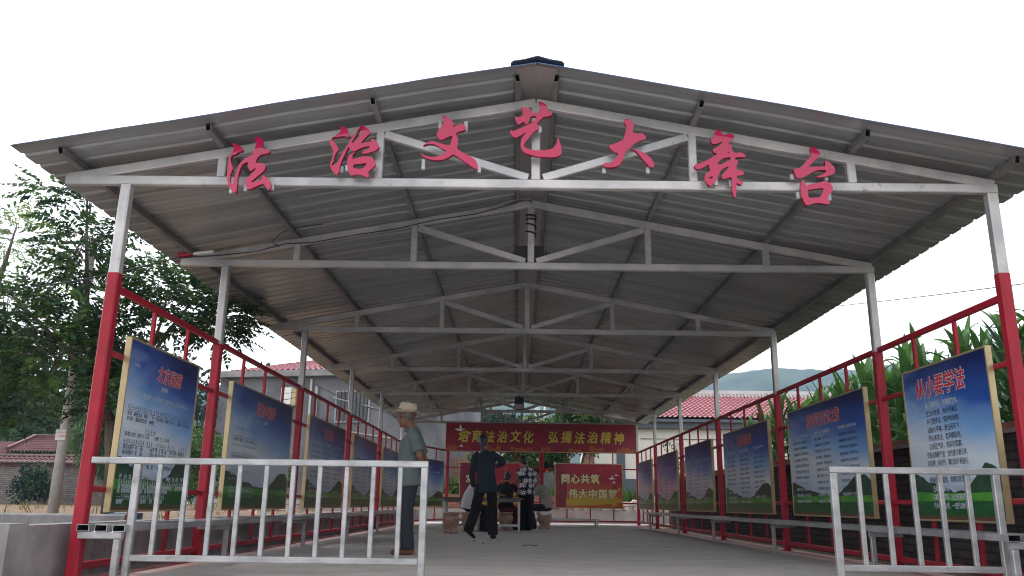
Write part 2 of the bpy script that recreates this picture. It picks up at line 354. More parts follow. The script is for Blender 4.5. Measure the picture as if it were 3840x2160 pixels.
# ------------------------------------------------------------------ the seven red letters on the front truss
def poly_solid(outer, holes, y0, y1):
    """outlines on a vertical plane -> a solid board between depths y0 (front) and y1 (back)"""
    bm = bmesh.new(); loops = []
    for lp in [outer]+holes:
        # round the traced corners a little
        pts = [Vector(p) for p in lp]; n = len(pts); sm = []
        for i in range(n):
            a, c = pts[i], pts[(i+1) % n]; sm += [a*0.8+c*0.2, a*0.2+c*0.8] if (c-a).length > 0.012 else [(a+c)/2]
        vs = [bm.verts.new(p) for p in sm]; loops.append(vs)
    es = []
    for vs in loops:
        for i in range(len(vs)): es.append(bm.edges.new((vs[i], vs[(i+1) % len(vs)])))
    r = bmesh.ops.triangle_fill(bm, edges=es, use_beauty=True, normal=(0, -1, 0))
    front = [f for f in r['geom'] if isinstance(f, bmesh.types.BMFace)]
    for f in front: f.material_index = 0
    ex = bmesh.ops.extrude_face_region(bm, geom=front)
    nv = [v for v in ex['geom'] if isinstance(v, bmesh.types.BMVert)]
    for v in nv: v.co.y = y1
    nset = set(nv)
    for f in bm.faces:
        k = sum(1 for v in f.verts if v in nset)
        f.material_index = 0 if k == 0 else 1
    bmesh.ops.recalc_face_normals(bm, faces=bm.faces)
    me = bpy.data.meshes.new('letter'); bm.to_mesh(me); bm.free()
    me.materials.append(MT['acrylic']); me.materials.append(MT['acrylic_side'])
    return me
GLY = {}
GLY['法'] = ((830, 480, .17937), [((205,305),(320,345),(390,370),(430,410),(455,460),(440,487),(375,490),(320,530),(270,568),(240,560),(215,580),(195,620),(195,690),(215,760),(240,830),(232,880),(200,930),(185,1000),(178,1080),(185,1150),(205,1185),(228,1180),(245,1140),(262,1080),(290,980),(320,880),(350,800),(400,720),(460,660),(540,610),(640,560),(680,480),(710,390),(728,330),(730,300),(700,260),(688,225),(720,195),(770,182),(820,205),(860,250),(875,310),(855,370),(850,420),(890,432),(960,445),(1010,480),(1010,505),(960,530),(860,545),(790,580),(750,630),(715,735),(800,725),(860,735),(910,765),(930,800),(900,880),(800,970),(680,1070),(610,1135),(700,1120),(780,1100),(855,1070),(845,1030),(840,985),(900,1000),(960,1050),(1020,1110),(1035,1190),(1015,1290),(965,1290),(925,1230),(890,1158),(780,1195),(680,1240),(590,1285),(540,1270),(500,1200),(490,1120),(530,1060),(620,960),(700,880),(735,832),(680,850),(610,905),(570,860),(545,790),(560,730),(575,715),(520,715),(450,745),(400,830),(370,920),(340,1040),(330,1150),(320,1270),(305,1365),(240,1330),(180,1260),(140,1180),(118,1080),(118,950),(125,830),(140,700),(165,600),(200,540),(245,480),(272,430),(250,370))], [[]],
    [(200, 1290), (505, 1250), (1065, 1220)])
GLY['治'] = ((1210, 450, .16563), [((400,125),(490,155),(545,205),(590,270),(610,340),(590,390),(540,378),(490,362),(440,365),(350,383),(260,388),(215,405),(205,435),(240,480),(300,550),(350,620),(360,675),(320,720),(275,800),(255,880),(240,950),(200,1000),(205,1035),(250,1030),(320,970),(400,830),(480,690),(560,560),(620,460),(700,350),(790,220),(850,150),(890,122),(960,155),(1030,195),(1075,265),(1060,310),(1000,365),(920,450),(860,522),(950,510),(1040,495),(1105,480),(1085,430),(1150,430),(1210,475),(1260,545),(1280,610),(1240,660),(1150,705),(1050,740),(960,765),(890,755),(880,735),(960,690),(1040,640),(1075,590),(980,600),(880,630),(790,670),(740,705),(660,710),(620,670),(600,610),(605,590),(560,650),(500,780),(440,910),(395,1020),(385,1080),(360,1200),(320,1245),(250,1190),(190,1110),(165,1030),(175,960),(215,880),(235,780),(245,700),(200,620),(165,530),(165,460),(190,415),(290,350),(390,285),(410,250),(412,190)),
    ((690,735),(745,730),(700,765),(670,800),(680,890),(760,860),(880,830),(1000,822),(1090,830),(1150,870),(1190,940),(1195,1010),(1150,1070),(1080,1120),(1025,1180),(1050,1240),(1040,1300),(960,1275),(880,1245),(800,1230),(700,1250),(640,1255),(590,1180),(560,1080),(550,960),(565,850),(600,790))],
    [[((865,190),(910,205),(895,260),(840,360),(770,440),(690,510),(650,520),(700,430),(770,320),(830,220))], [((695,1005),(800,1000),(920,980),(998,968),(970,1030),(920,1085),(870,1108),(770,1098),(695,1088))]],
    [(430, 1110), (545, 1080), (1150, 1080)])
GLY['文'] = ((1560, 410, .16561), [((592,120),(660,150),(740,195),(810,245),(850,310),(850,360),(820,410),(900,375),(1000,325),(1070,330),(1120,375),(1135,420),(1110,470),(1020,490),(940,515),(905,550),(915,590),(950,650),(955,740),(940,820),(930,890),(1010,950),(1120,1010),(1260,1080),(1340,1140),(1395,1230),(1400,1370),(1300,1320),(1180,1240),(1050,1150),(920,1055),(840,1015),(760,1075),(650,1125),(540,1150),(400,1150),(270,1120),(170,1070),(110,1010),(100,990),(170,1030),(250,1060),(350,1078),(460,1065),(570,1035),(650,985),(690,935),(600,900),(500,830),(400,790),(300,780),(210,800),(155,830),(190,785),(250,745),(330,720),(430,725),(560,770),(690,805),(770,815),(790,740),(820,660),(828,585),(720,630),(600,685),(545,695),(490,630),(462,560),(490,500),(550,430),(600,340),(630,270),(620,200))], [[]],
    [(165, 1240, 260), (545, 350, 200), (1130, 380, 260), (1430, 1350, 160)])
GLY['艺'] = ((1890, 360, .17254), [((745,110),(830,135),(900,175),(945,235),(935,300),(1000,320),(1045,345),(1048,395),(1000,435),(900,450),(845,460),(780,530),(710,605),(760,650),(765,695),(740,730),(660,770),(590,840),(520,920),(460,1010),(430,1080),(480,1130),(570,1160),(700,1180),(850,1175),(1000,1160),(1080,1125),(1130,1060),(1160,960),(1172,890),(1200,960),(1240,1080),(1255,1200),(1240,1270),(1170,1310),(1050,1330),(850,1328),(650,1300),(480,1250),(400,1190),(360,1100),(360,1000),(400,900),(450,830),(492,785),(420,820),(340,870),(270,905),(200,890),(150,830),(125,770),(150,745),(210,760),(330,710),(450,655),(560,605),(630,575),(680,500),(705,440),(640,435),(580,445),(565,480),(540,560),(490,630),(450,590),(430,550),(380,585),(320,630),(280,590),(245,510),(235,450),(250,430),(290,465),(350,445),(410,420),(405,340),(375,270),(365,230),(450,250),(530,255),(590,310),(600,375),(680,365),(750,345),(780,280),(775,200))], [[]], [(780, 725), (700, 1290)])
GLY['大'] = ((2260, 430, .15183), [((525,125),(570,105),(650,125),(740,175),(772,230),(765,310),(735,410),(780,450),(880,465),(970,458),(1040,500),(1070,560),(1050,605),(960,625),(860,670),(780,720),(700,790),(620,860),(550,940),(525,1030),(490,1130),(430,1230),(350,1275),(230,1300),(100,1300),(10,1265),(20,1220),(80,1170),(115,1175),(120,1210),(180,1205),(270,1150),(330,1080),(370,990),(385,955),(310,930),(220,865),(160,800),(150,750),(240,735),(350,695),(440,650),(515,615),(545,500),(580,350),(590,280),(560,230),(525,190)),
    ((680,845),(760,848),(900,885),(1000,925),(1100,995),(1200,1080),(1265,1180),(1275,1260),(1225,1315),(1150,1270),(1050,1170),(960,1060),(880,960),(800,880))], [[], []], [(35, 1370, 150), (1120, 1370, 170)])
GLY['舞'] = ((2580, 470, .20017), [((515,95),(560,75),(610,100),(640,155),(660,185),(740,160),(810,158),(860,185),(865,230),(820,280),(755,345),(800,370),(830,395),(820,450),(850,500),(900,515),(985,505),(1050,530),(1085,565),(1060,600),(960,595),(885,600),(885,640),(930,655),(940,690),(915,740),(900,800),(930,830),(1000,845),(1045,870),(1050,905),(1020,935),(920,940),(915,970),(930,1020),(990,1035),(1030,1065),(1025,1100),(990,1115),(930,1090),(912,1060),(912,1150),(905,1260),(885,1350),(850,1330),(830,1230),(825,1100),(820,965),(740,985),(670,1005),(635,985),(635,930),(670,890),(730,830),(770,765),(700,790),(630,830),(590,890),(560,980),(500,1070),(430,1140),(385,1120),(330,1050),(305,970),(330,910),(385,870),(415,850),(400,800),(395,725),(320,770),(240,810),(180,825),(130,790),(115,750),(150,720),(210,720),(320,670),(430,610),(520,555),(550,530),(490,510),(465,480),(470,440),(540,410),(600,370),(655,300),(600,320),(530,345),(470,350),(435,320),(432,250),(480,210),(505,150))],
    [[((550,720),(600,660),(670,610),(800,595),(795,645),(700,690),(590,745)), ((380,990),(400,965),(475,955),(455,1000),(410,1005)), ((740,515),(765,490),(778,520))]], [(800, 1090), (525, 1055)])
GLY['台'] = ((2950, 540, .17256), [((520,55),(600,70),(660,110),(720,180),(730,235),(690,300),(620,350),(540,430),(470,495),(600,490),(740,490),(850,480),(835,420),(830,355),(890,375),(970,430),(1030,490),(1055,560),(1050,630),(1000,660),(900,690),(800,720),(700,725),(640,715),(730,680),(820,635),(860,590),(860,570),(760,562),(660,570),(570,600),(480,665),(370,720),(280,750),(225,720),(180,640),(145,550),(200,530),(290,520),(370,440),(450,340),(500,290),(535,220),(535,150),(515,100)),
    ((320,820),(350,785),(385,790),(400,850),(430,910),(520,870),(640,850),(740,830),(820,800),(900,815),(970,870),(1005,940),(1000,1010),(960,1070),(900,1140),(890,1195),(940,1245),(935,1300),(860,1305),(760,1285),(650,1280),(560,1295),(440,1335),(400,1290),(360,1210),(320,1120),(303,1000),(305,900))],
    [[], [((460,995),(560,985),(680,965),(805,955),(790,1020),(755,1100),(720,1160),(600,1165),(480,1170),(462,1080))]], [(255, 1110, 160), (935, 1150, 160), (120, 705, 120), (865, 740, 110)])
WORDS = {'法': 'leftmost', '治': 'second from the left', '文': 'third from the left', '艺': 'the middle one', '大': 'third from the right', '舞': 'second from the right', '台': 'rightmost'}
YF, YB = 5.955, 5.987
for ch, (off, outs, holes, tabs) in GLY.items():
    ox, oy, sc = off
    P = lambda p, y=YF: on_y(ox+p[0]*sc, oy+p[1]*sc, y)
    allp = [P(p) for p in outs[0]]; c = sum(allp, Vector())/len(allp)
    root = wthing('sign_letter', f'red cut-out letter reading {ch}, {WORDS[ch]} in the row on the front truss', 'sign letter', (c.x, YF, min(p.z for p in allp)), 'red letters on the front truss')
    for o_, h_ in zip(outs, holes):
        link_mesh('stroke', poly_solid([P(p) for p in o_], [[P(p) for p in h] for h in h_], YF, YB), root)
    for tb in tabs:
        q = P(tb, YB); hh = (tb[2] if len(tb) > 2 else 150)*sc*6.0/3083.7/2
        b = MB(); b.box((q.x-0.013, YB+0.0005, q.z-hh), (q.x+0.013, YB+0.028, q.z+hh)); b.build('bracket', MT['galv'], root)

# ------------------------------------------------------------------ lettering helper (built-in font)
def text2d(s, size, offset=0.0, align='LEFT', xs=1.0, shear=0.0, res=1):
    cu = bpy.data.curves.new('txt', 'FONT'); cu.body = s; cu.size = size; cu.offset = offset; cu.resolution_u = res
    cu.align_x = align; cu.fill_mode = 'FRONT'; cu.shear = shear
    ob = bpy.data.objects.new('txt', cu); me = bpy.data.meshes.new_from_object(ob)
    vs = [(v.co.x*xs, v.co.y) for v in me.vertices]; fs = [tuple(p.vertices) for p in me.polygons]
    bpy.data.objects.remove(ob); bpy.data.curves.remove(cu); bpy.data.meshes.remove(me)
    return vs, fs
class Board:
    """a flat printed board: local u (reading direction), v (up), n (towards the reader); origin = lower left corner of the face"""
    def __init__(s, o, u, n): s.o = Vector(o); s.u = Vector(u).normalized(); s.n = Vector(n).normalized(); s.w = Vector((0, 0, 1))
    def p(s, a, b, h=0): return s.o+s.u*a+s.w*b+s.n*h
    def text(s, mb, st, x, y, size, h, mi=0, **k):
        vs, fs = text2d(st, size, **k); mb.add([s.p(x+a, y+b, h) for a, b in vs], fs, mi)
    def fit(s, mb, layers, st, x, y, size, width, **k):            # one line stretched to a measured width
        vs, fs = text2d(st, size, **k); x1 = max(a for a, b in vs); q = width/x1
        for rad, h, mi in layers:
            for dx, dy in (((rad, rad), (-rad, rad), (rad, -rad), (-rad, -rad)) if rad else ((0, 0),)):
                mb.add([s.p(x+a*q+dx, y+b+dy, h+(dx > 0)*0.0002+(dy > 0)*0.0001) for a, b in vs], fs, mi)
    def bold(s, mb, st, x, y, size, rad, h, mi=0, **k):           # thick stroke: the glyph printed several times round a small circle
        vs, fs = text2d(st, size, **k)
        for q in range(9):
            dx, dy = (rad*math.cos(q*PI/4), rad*math.sin(q*PI/4)) if q < 8 else (0, 0)
            mb.add([s.p(x+a+dx, y+b+dy, h+q*0.00008) for a, b in vs], fs, mi)
    def poly(s, mb, pts, h, mi=0): mb.add([s.p(a, b, h) for a, b in pts], [tuple(range(len(pts)))], mi)
    def slab(s, mb, x0, y0, x1, y1, h0, h1, mi=0):
        vs = [s.p(x, y, h) for h in (h0, h1) for x, y in ((x0, y0), (x1, y0), (x1, y1), (x0, y1))]
        mb.add(vs, [(0,3,2,1),(4,5,6,7),(0,1,5,4),(1,2,6,5),(2,3,7,6),(3,0,4,7)], mi)
def print_sky(name, seed, tint):
    """printed picture: deep blue at the top fading to pale, with streaky clouds"""
    m = bpy.data.materials.new(name); m.use_nodes = True; t = m.node_tree; b = t.nodes['Principled BSDF']
    b.inputs['Roughness'].default_value = 0.28; b.inputs['Specular IOR Level'].default_value = 0.5
    tc = t.nodes.new('ShaderNodeTexCoord'); sp = t.nodes.new('ShaderNodeSeparateXYZ'); t.links.new(tc.outputs['Object'], sp.inputs[0])
    mr = t.nodes.new('ShaderNodeMapRange'); mr.inputs[1].default_value = 0.75; mr.inputs[2].default_value = 1.79; t.links.new(sp.outputs['Z'], mr.inputs[0])
    gs = t.nodes.new('ShaderNodeSeparateXYZ'); t.links.new(tc.outputs['Generated'], gs.inputs[0])
    uu = t.nodes.new('ShaderNodeMapRange'); t.links.new(gs.outputs['Y'], uu.inputs[0])
    uu.inputs[3].default_value, uu.inputs[4].default_value = (1.0, 0.0) if seed > 25 else (0.0, 1.0)
    r = t.nodes.new('ShaderNodeValToRGB'); cr = r.color_ramp
    cr.elements[0].position = 0.0; cr.elements[0].color = (0.36, 0.47, 0.60, 1)
    cr.elements[1].position = 1.0; cr.elements[1].color = (0.004, 0.010, 0.085, 1)
    for pos, c in ((0.28, (0.56, 0.62, 0.69, 1)), (0.50, (0.16, 0.34, 0.62, 1)), (0.74, (0.010, 0.065, 0.32, 1))):
        e = cr.elements.new(pos); e.color = c
    mp = t.nodes.new('ShaderNodeMapping'); mp.inputs['Location'].default_value = (seed, seed*0.7, 0); mp.inputs['Rotation'].default_value = (0.7 if seed < 25 else -0.7, 0.0, 0.0); mp.inputs['Scale'].default_value = (1, 0.8, 2.2)
    n0 = t.nodes.new('ShaderNodeTexNoise'); n0.inputs['Scale'].default_value = 1.3; n0.inputs['Detail'].default_value = 3
    t.links.new(tc.outputs['Object'], mp.inputs[0]); t.links.new(mp.outputs[0], n0.inputs['Vector'])
    def mth(op, a, c=None, d=None, cl=False):
        q = t.nodes.new('ShaderNodeMath'); q.operation = op; q.use_clamp = cl
        for i, x in enumerate((a, c, d)):
            if x is None: continue
            if isinstance(x, (int, float)): q.inputs[i].default_value = x
            else: t.links.new(x, q.inputs[i])
        return q.outputs[0]
    lev = mth('ADD', mr.outputs[0], mth('MULTIPLY_ADD', uu.outputs[0], 0.22, -0.13)); lev = mth('ADD', lev, mth('MULTIPLY_ADD', n0.outputs['Fac'], 0.24, -0.12))
    t.links.new(lev, r.inputs[0])
    n = t.nodes.new('ShaderNodeTexNoise'); n.inputs['Scale'].default_value = 2.1; n.inputs['Detail'].default_value = 9; n.inputs['Roughness'].default_value = 0.62; n.inputs['Distortion'].default_value = 0.5
    t.links.new(mp.outputs[0], n.inputs['Vector'])
    msk = mth('MULTIPLY', mth('SUBTRACT', 0.95, mth('MULTIPLY', uu.outputs[0], 1.25), cl=True), mth('SUBTRACT', 1.35, mth('MULTIPLY', mr.outputs[0], 1.2), cl=True))
    cl = t.nodes.new('ShaderNodeValToRGB'); cl.color_ramp.elements[0].position = 0.40; cl.color_ramp.elements[1].position = 0.60
    t.links.new(n.outputs['Fac'], cl.inputs[0])
    cf = mth('MULTIPLY', cl.outputs[0], msk)
    mx = t.nodes.new('ShaderNodeMix'); mx.data_type = 'RGBA'; t.links.new(cf, mx.inputs[0]); t.links.new(r.outputs[0], mx.inputs[6]); mx.inputs[7].default_value = (0.48, 0.53, 0.62, 1)
    m2 = t.nodes.new('ShaderNodeMix'); m2.data_type = 'RGBA'; m2.blend_type = 'MULTIPLY'; m2.inputs[0].default_value = 1; t.links.new(mx.outputs[2], m2.inputs[6]); m2.inputs[7].default_value = (*tint, 1)
    t.links.new(m2.outputs[2], b.inputs['Base Color'])
    return m
MT['p_mount'] = mat('printed_mountain', (0.008, 0.034, 0.020), 0.3, col2=(0.020, 0.07, 0.03), scale=5, detail=6)
MT['p_meadow'] = mat('printed_meadow', (0.022, 0.16, 0.018), 0.3, col2=(0.09, 0.34, 0.035), scale=2.2, detail=3)
MT['p_grass'] = mat('printed_grass', (0.005, 0.045, 0.015), 0.3, col2=(0.012, 0.11, 0.02), scale=30, detail=3)
MT['p_brown'] = mat('printed_edge', (0.10, 0.05, 0.02), 0.3)
MT['ink_red'] = mat('ink_red', (0.50, 0.012, 0.03), 0.3); MT['ink_white'] = mat('ink_white', (0.62, 0.64, 0.68), 0.3)
MT['ink_dark'] = mat('ink_dark', (0.008, 0.012, 0.03), 0.3); MT['ink_grey'] = mat('ink_grey', (0.42, 0.47, 0.54), 0.3)
POEM = ['从小要学法,法律威力大,', '生活大世界,处处不离它。', '护己要学法,保护你我他;', '法前人平等,用法闯天下。', '齐心来学法,歪风都能杀,', '弘扬正气好,利民利国家。', '交通法规是个宝,自觉遵守要记牢,', '红灯停,绿灯行,黄灯起步准备好。', '', '警察叔叔来指挥,伸臂示意车辆停。', '左臂直右臂弯,车辆转向左行。', '右臂直左臂弯,左边车辆可通行。', '行人走斑马线,一切行动听指挥。']
POEM = [p.replace(',', '，').replace(';', '；') for p in POEM]
COUP = ['学法守法要自觉，遵纪守法为大家。', '村民学法要用心，依法办事记在心。', '邻里团结多和气，家庭和睦万事兴。', '文明新风人人夸，平安和谐靠大家。', '有事依法来解决，不打不闹不上访。', '法律面前人平等，权利义务要分清。']
def poster(o, u, n, wd, title, label, seed, tint=(1, 1, 1), style='cols', tsize=0.15, tx=0.5):
    H = 1.31
    B = Board(o, u, n); c = B.p(wd/2, 0, -0.02)
    root = wthing('poster_board', label, 'poster', tuple(c), 'song posters hung along the two sides')
    pn = MB(); nx = 40
    rnd = random.Random(seed)
    m1 = [0.285+0.07*math.exp(-((k/nx-0.03)/0.16)**2)*1.5-0.055*math.exp(-((k/nx-0.55)/0.18)**2)+0.15*math.exp(-((k/nx-0.88)/0.15)**2)+0.030*noise.noise(Vector((k*0.33, seed, 0)))+0.012*noise.noise(Vector((k*0.9, seed, 3))) for k in range(nx+1)]
    m2 = [0.235-0.02*math.sin(3*k/nx)-0.03*max(0, k/nx-0.55) for k in range(nx+1)]
    for k in range(nx):
        x0, x1 = wd*k/nx, wd*(k+1)/nx
        B.poly(pn, [(x0, m1[k]), (x1, m1[k+1]), (x1, H), (x0, H)], 0, 0)
        B.poly(pn, [(x0, m2[k]), (x1, m2[k+1]), (x1, m1[k+1]), (x0, m1[k])], 0, 1)
        B.poly(pn, [(x0, 0.15), (x1, 0.15), (x1, m2[k+1]), (x0, m2[k])], 0, 2)
        B.poly(pn, [(x0, 0.03), (x1, 0.03), (x1, 0.15), (x0, 0.15)], 0, 3)
    B.poly(pn, [(0, 0), (wd, 0), (wd, 0.03), (0, 0.03)], 0, 4)
    B.slab(pn, 0, 0, wd, H, -0.03, -0.004, 5)
    pn.build('panel', [print_sky('printed_sky', seed*3.1, tint), MT['p_mount'], MT['p_meadow'], MT['p_grass'], MT['p_brown'], MT['black']], root, fix=False)
    fr = MB(); e = 0.016
    for x0, y0, x1, y1 in ((-e, -e, 0, H+e), (wd, -e, wd+e, H+e), (0, -e, wd, 0), (0, H, wd, H+e)): B.slab(fr, x0, y0, x1, y1, -0.042, 0.006)
    f = fr.build('frame', MT['gold'], root)
    sc = MB()
    for x in (-e*0.5, wd+e*0.5):
        for y in (0.06, 0.45, 0.85, 1.25): B.slab(sc, x-0.004, y-0.004, x+0.004, y+0.004, 0.006, 0.009)
    sc.build('screw', MT['galv'], f)
    if title:
        tm = MB(); tw = 0.9 if style != 'cols' else 0.8
        B.bold(tm, title, wd*tx, H-0.25, tsize, tsize*0.045, 0.002, 1, align='CENTER', xs=tw, shear=0.12)
        B.bold(tm, title, wd*tx, H-0.25, tsize, tsize*0.016, 0.004, 0, align='CENTER', xs=tw, shear=0.12)
        tm.build('title', [MT['ink_red'], MT['ink_white']], root, fix=False)
    tx_ = MB()
    def line(st, x, y, size, al='CENTER', xs=0.8):
        dark = y < m1[min(nx, max(0, int(nx*x/wd)))]-0.01 or y > 0.93
        if dark:                                        # pale outlined lettering on the dark parts of the print
            vs, fs = text2d(st, size, align=al)
            for q, (dx, dy) in enumerate(((0.0014, 0.0014), (-0.0014, -0.0014))): tx_.add([B.p(x+a*xs+dx, y+b_+dy, 0.002+q*0.0002) for a, b_ in vs], fs, 1)
        else: B.text(tx_, st, x, y, size, 0.0035, 0, align=al, xs=xs)
    if style == 'poem':
        for k, st in enumerate(POEM):
            if st: line(st, wd*0.47, H-0.36-k*0.0715, 0.057, 'CENTER', 0.86 if k < 6 else 0.78)
    elif style == 'score':
        line('(郭曲唱)', wd*0.5, H-0.33, 0.045)
        line('1=F 2/4', wd*0.1, H-0.2, 0.04, 'CENTER')
        rows = [('(56 23 2 - | 35 26 1 - | 2 3 56 21 | 35 21 6 - | 1 2 36 | 5 - - )', 0.42, 1), ('5 5 6 5 3 5 | 2 5 1 2 - | 3 5 6 5 | 2 3 2 1 | 5 1 6 5 - | 6 5 3 |', 0.535, 1),
                ('长城   最故宫也   伸势       今   可发出故   故都 老 乡 么     画笔  永 古 画 么', 0.585, 0), ('长城   最故宫也   伸势                                                          ', 0.625, 0),
                ('1 5 5 4', 0.70, 1), ('家 春江北故   我想 长  水 真        一座城  在  三  化 情', 0.745, 0),
                ('6 6 5 1 6 5 3 5 3   3 2 2     3 3 5 6 5 - 5 2 1 2    6 2 2 3 2', 0.80, 1), ('妫河泼墨千  年     画，       一城宁  静  半  城  画，   情门长城  故宫夏色  下', 0.845, 0), ('妫河泼墨千  年     画，       一城宁  静  半  城  画，   情门长城  故宫夏色  下', 0.885, 0),
                ('3 6 5 2  2 2 3 2 3 2 1  6 1 2 1 6 6 1 -   2 2 2 1 2 1 6 3 5   6 6 1 1 6 1 2', 0.945, 1), ('山真水   歌               . 慢  美      来 吧来吧来吧朋友家   请', 0.985, 0),
                ('开  心  主  斯       草竹偎在主开  呀      偎在  玉  国    啊', 1.09 - 0.02, 0), ('5 6 5 6 6 5 6 | 5 6 1 2 | 3 - | 3 6 5 | 1 2 6 1 6 2 - ( 6 3 1 2 0 |', 1.11, 1),
                ('来  吧来吧来  大家吧  来，来 吧来吧来，吧吧吧吧来，   请你 来吧', 1.145, 0), ('来  吧来吧来  大家吧  来，来 吧来吧来，吧吧吧吧来', 1.18, 0), ('- - - | 1 0 6 6 3 1 6 - - - | 0 6 6 1 2 - | 2 6 3 1 3 0 ||', 1.222, 1), ('请你        ，  . .   请你    到      北京', 1.26, 0)]
        FW = [0.86, 0.90, 0.90, 0.36, 0.14, 0.60, 0.88, 0.90, 0.90, 0.90, 0.85, 0.88, 0.90, 0.90, 0.66, 0.62, 0.60]
        for (st, dy, num), fw in zip(rows, FW):
            y = H-dy; x = wd*(0.05 if fw > 0.2 else 0.3); sz = 0.045 if num else 0.038
            k = min(nx, max(0, int(nx*(x+0.3)/wd))); dark = y < m1[k]-0.01 or y > 0.80
            B.fit(tx_, ((0.0016, 0.002, 1),) if dark else ((0, 0.0035, 0),), st.strip(), x, y, sz, wd*fw)
            if num:
                for q in range(9): B.slab(tx_, x+wd*fw*(q*0.108), y-0.012, x+wd*fw*(q*0.108+0.07), y-0.0085, 0.003, 0.0036, 1 if dark else 0)
    elif style == 'score2':
        line('(独唱歌曲)', wd*0.52, H-0.335, 0.05)
        line('词曲', wd*0.9, H-0.42, 0.04)
        for k in range(9):
            y = H-0.47-k*0.09
            line('1 6 5 3 5 6 | 3 2 1 - | 5 5 6 1 2 3 | 2 1 6 5 - |', wd*0.05, y, 0.034, 'LEFT', 1.4)
            if k % 2: line('中国的梦  我的梦  五千年的  期盼  在心中', wd*0.06, y-0.035, 0.034, 'LEFT', 1.35)
    else:
        for cx in (0.07, 0.38, 0.69):
            for k in range(12 if cx < 0.6 else 11):
                line(COUP[(k+int(cx*10)) % 6], wd*cx, H-0.36-k*0.073, 0.040, 'LEFT', 0.86*wd/2.5)
    tx_.build('lettering', [MT['ink_dark'], MT['ink_grey']], root, fix=False)
LP = [(6.39, 7.80, '北京画廊', 'score', 'blue sheet music poster titled in red 北京画廊, behind the silver barrier on the left', 0.145, 0.56),
      (8.80, 11.22, '我的中国梦', 'score2', 'dark blue poster titled 我的中国梦, second along the left side', 0.17, 0.52),
      (12.20, 14.80, '文明建设歌', 'cols', 'dim blue poster with a faint five-character title, third along the left side', 0.18, 0.5),
      (15.62, 18.20, '', 'cols', 'dim blue untitled poster, fourth along the left side', 0.18, 0.5),
      (19.10, 21.90, '', 'cols', 'dark shaded poster just left of the hatted man, fifth along the left side', 0.18, 0.5)]
for i, (y0, y1, ti, st, lb, ts, tx) in enumerate(LP):
    poster((-3.062, y0, 0.483), (0, 1, 0), (1, 0, 0), y1-y0, ti, lb, i+1, (1, 1, 1), st, ts, tx)
dv = (Vector((-2.19, TY[6], 0))-Vector((XPL+0.01, TY[5]+0.083, 0))).normalized(); nv_ = Vector((dv.y, -dv.x, 0))
o6 = Vector((XPL+0.01, TY[5]+0.083, 0.483))+dv*0.35+nv_*0.066
poster(tuple(o6), dv, nv_, 2.7, '', 'brighter blue poster by the rear corner, seen past the back of the hatted man', 6, (1, 1, 1), 'cols')
RP = [(6.36, 7.77, '从小要学法', 'poem', 'bright blue poem poster titled 从小要学法, behind the right barrier', 0.19, (1, 1, 1)),
      (8.70, 11.20, '村民学法守法之歌', 'cols', 'blue three-column poster titled 村民学法守法之歌, second along the right side', 0.17, (1, 1, 1)),
      (12.13, 14.77, '《公民道德歌》', 'cols', 'blue poster with a bracketed pink title, third along the right side', 0.18, (1, 1, 1)),
      (15.74, 18.22, '', 'cols', 'greyish blue untitled poster, fourth along the right side', 0.17, (1.1, 0.95, 0.95)),
      (19.20, 21.90, '', 'cols', 'purplish poster, fifth along the right side', 0.17, (1.5, 0.8, 0.9)),
      (22.80, 25.40, '公民歌', 'cols', 'pale pinkish poster nearest the banner, sixth along the right side', 0.17, (1.5, 1.0, 1.0))]
for i, (y0, y1, ti, st, lb, ts, tint) in enumerate(RP):
    poster((3.642, y1, 0.488), (0, -1, 0), (-1, 0, 0), y1-y0, ti, lb, i+11, tint, st, ts, 0.5 if i else 0.46)
# ------------------------------------------------------------------ banner and two red boards at the back
def grad_mat(name, c0, c1, z0, z1):
    m = mat(name, c0, 0.35); t = m.node_tree; b = t.nodes['Principled BSDF']
    tc = t.nodes.new('ShaderNodeTexCoord'); sp = t.nodes.new('ShaderNodeSeparateXYZ'); t.links.new(tc.outputs['Object'], sp.inputs[0])
    mr = t.nodes.new('ShaderNodeMapRange'); mr.inputs[1].default_value = z0; mr.inputs[2].default_value = z1; t.links.new(sp.outputs['Z'], mr.inputs[0])
    r = t.nodes.new('ShaderNodeValToRGB'); r.color_ramp.elements[0].color = (*c0, 1); r.color_ramp.elements[1].color = (*c1, 1)
    t.links.new(mr.outputs[0], r.inputs[0]); t.links.new(r.outputs[0], b.inputs['Base Color']); return m
MT['ban_red'] = mat('banner_print', (0.23, 0.005, 0.022), 0.4, col2=(0.31, 0.008, 0.030), scale=1.0)
MT['ink_gold'] = mat('ink_gold', (0.72, 0.55, 0.06), 0.35); MT['ink_maroon'] = mat('ink_maroon', (0.10, 0.01, 0.01), 0.4)
MT['ink_orange'] = mat('ink_orange', (0.55, 0.16, 0.03), 0.35); MT['ink_cream'] = mat('ink_cream', (0.80, 0.70, 0.36), 0.35); MT['ink_dove'] = mat('ink_dove', (0.8, 0.78, 0.78), 0.35)
DOVE = [(-1, 0.15), (-0.45, 0.3), (-0.15, 0.15), (-0.1, 0.75), (0.2, 1.0), (0.3, 0.35), (0.55, 0.2), (0.75, 0.28), (0.95, 0.12), (0.6, 0.02), (0.2, -0.2), (-0.3, -0.15)]
yb = TY[6]-0.02
B = Board((-2.21, yb, 2.146), (1, 0, 0), (0, -1, 0)); BW, BH = 5.87, 0.855
root = wthing('banner', 'wide red banner with gold calligraphy hung across the back of the pavilion', 'banner', (0.7, yb, 2.146))
b = MB(); B.slab(b, 0, 0, BW, BH, -0.012, 0.0); b.build('cloth', MT['ban_red'], root)
b = MB()
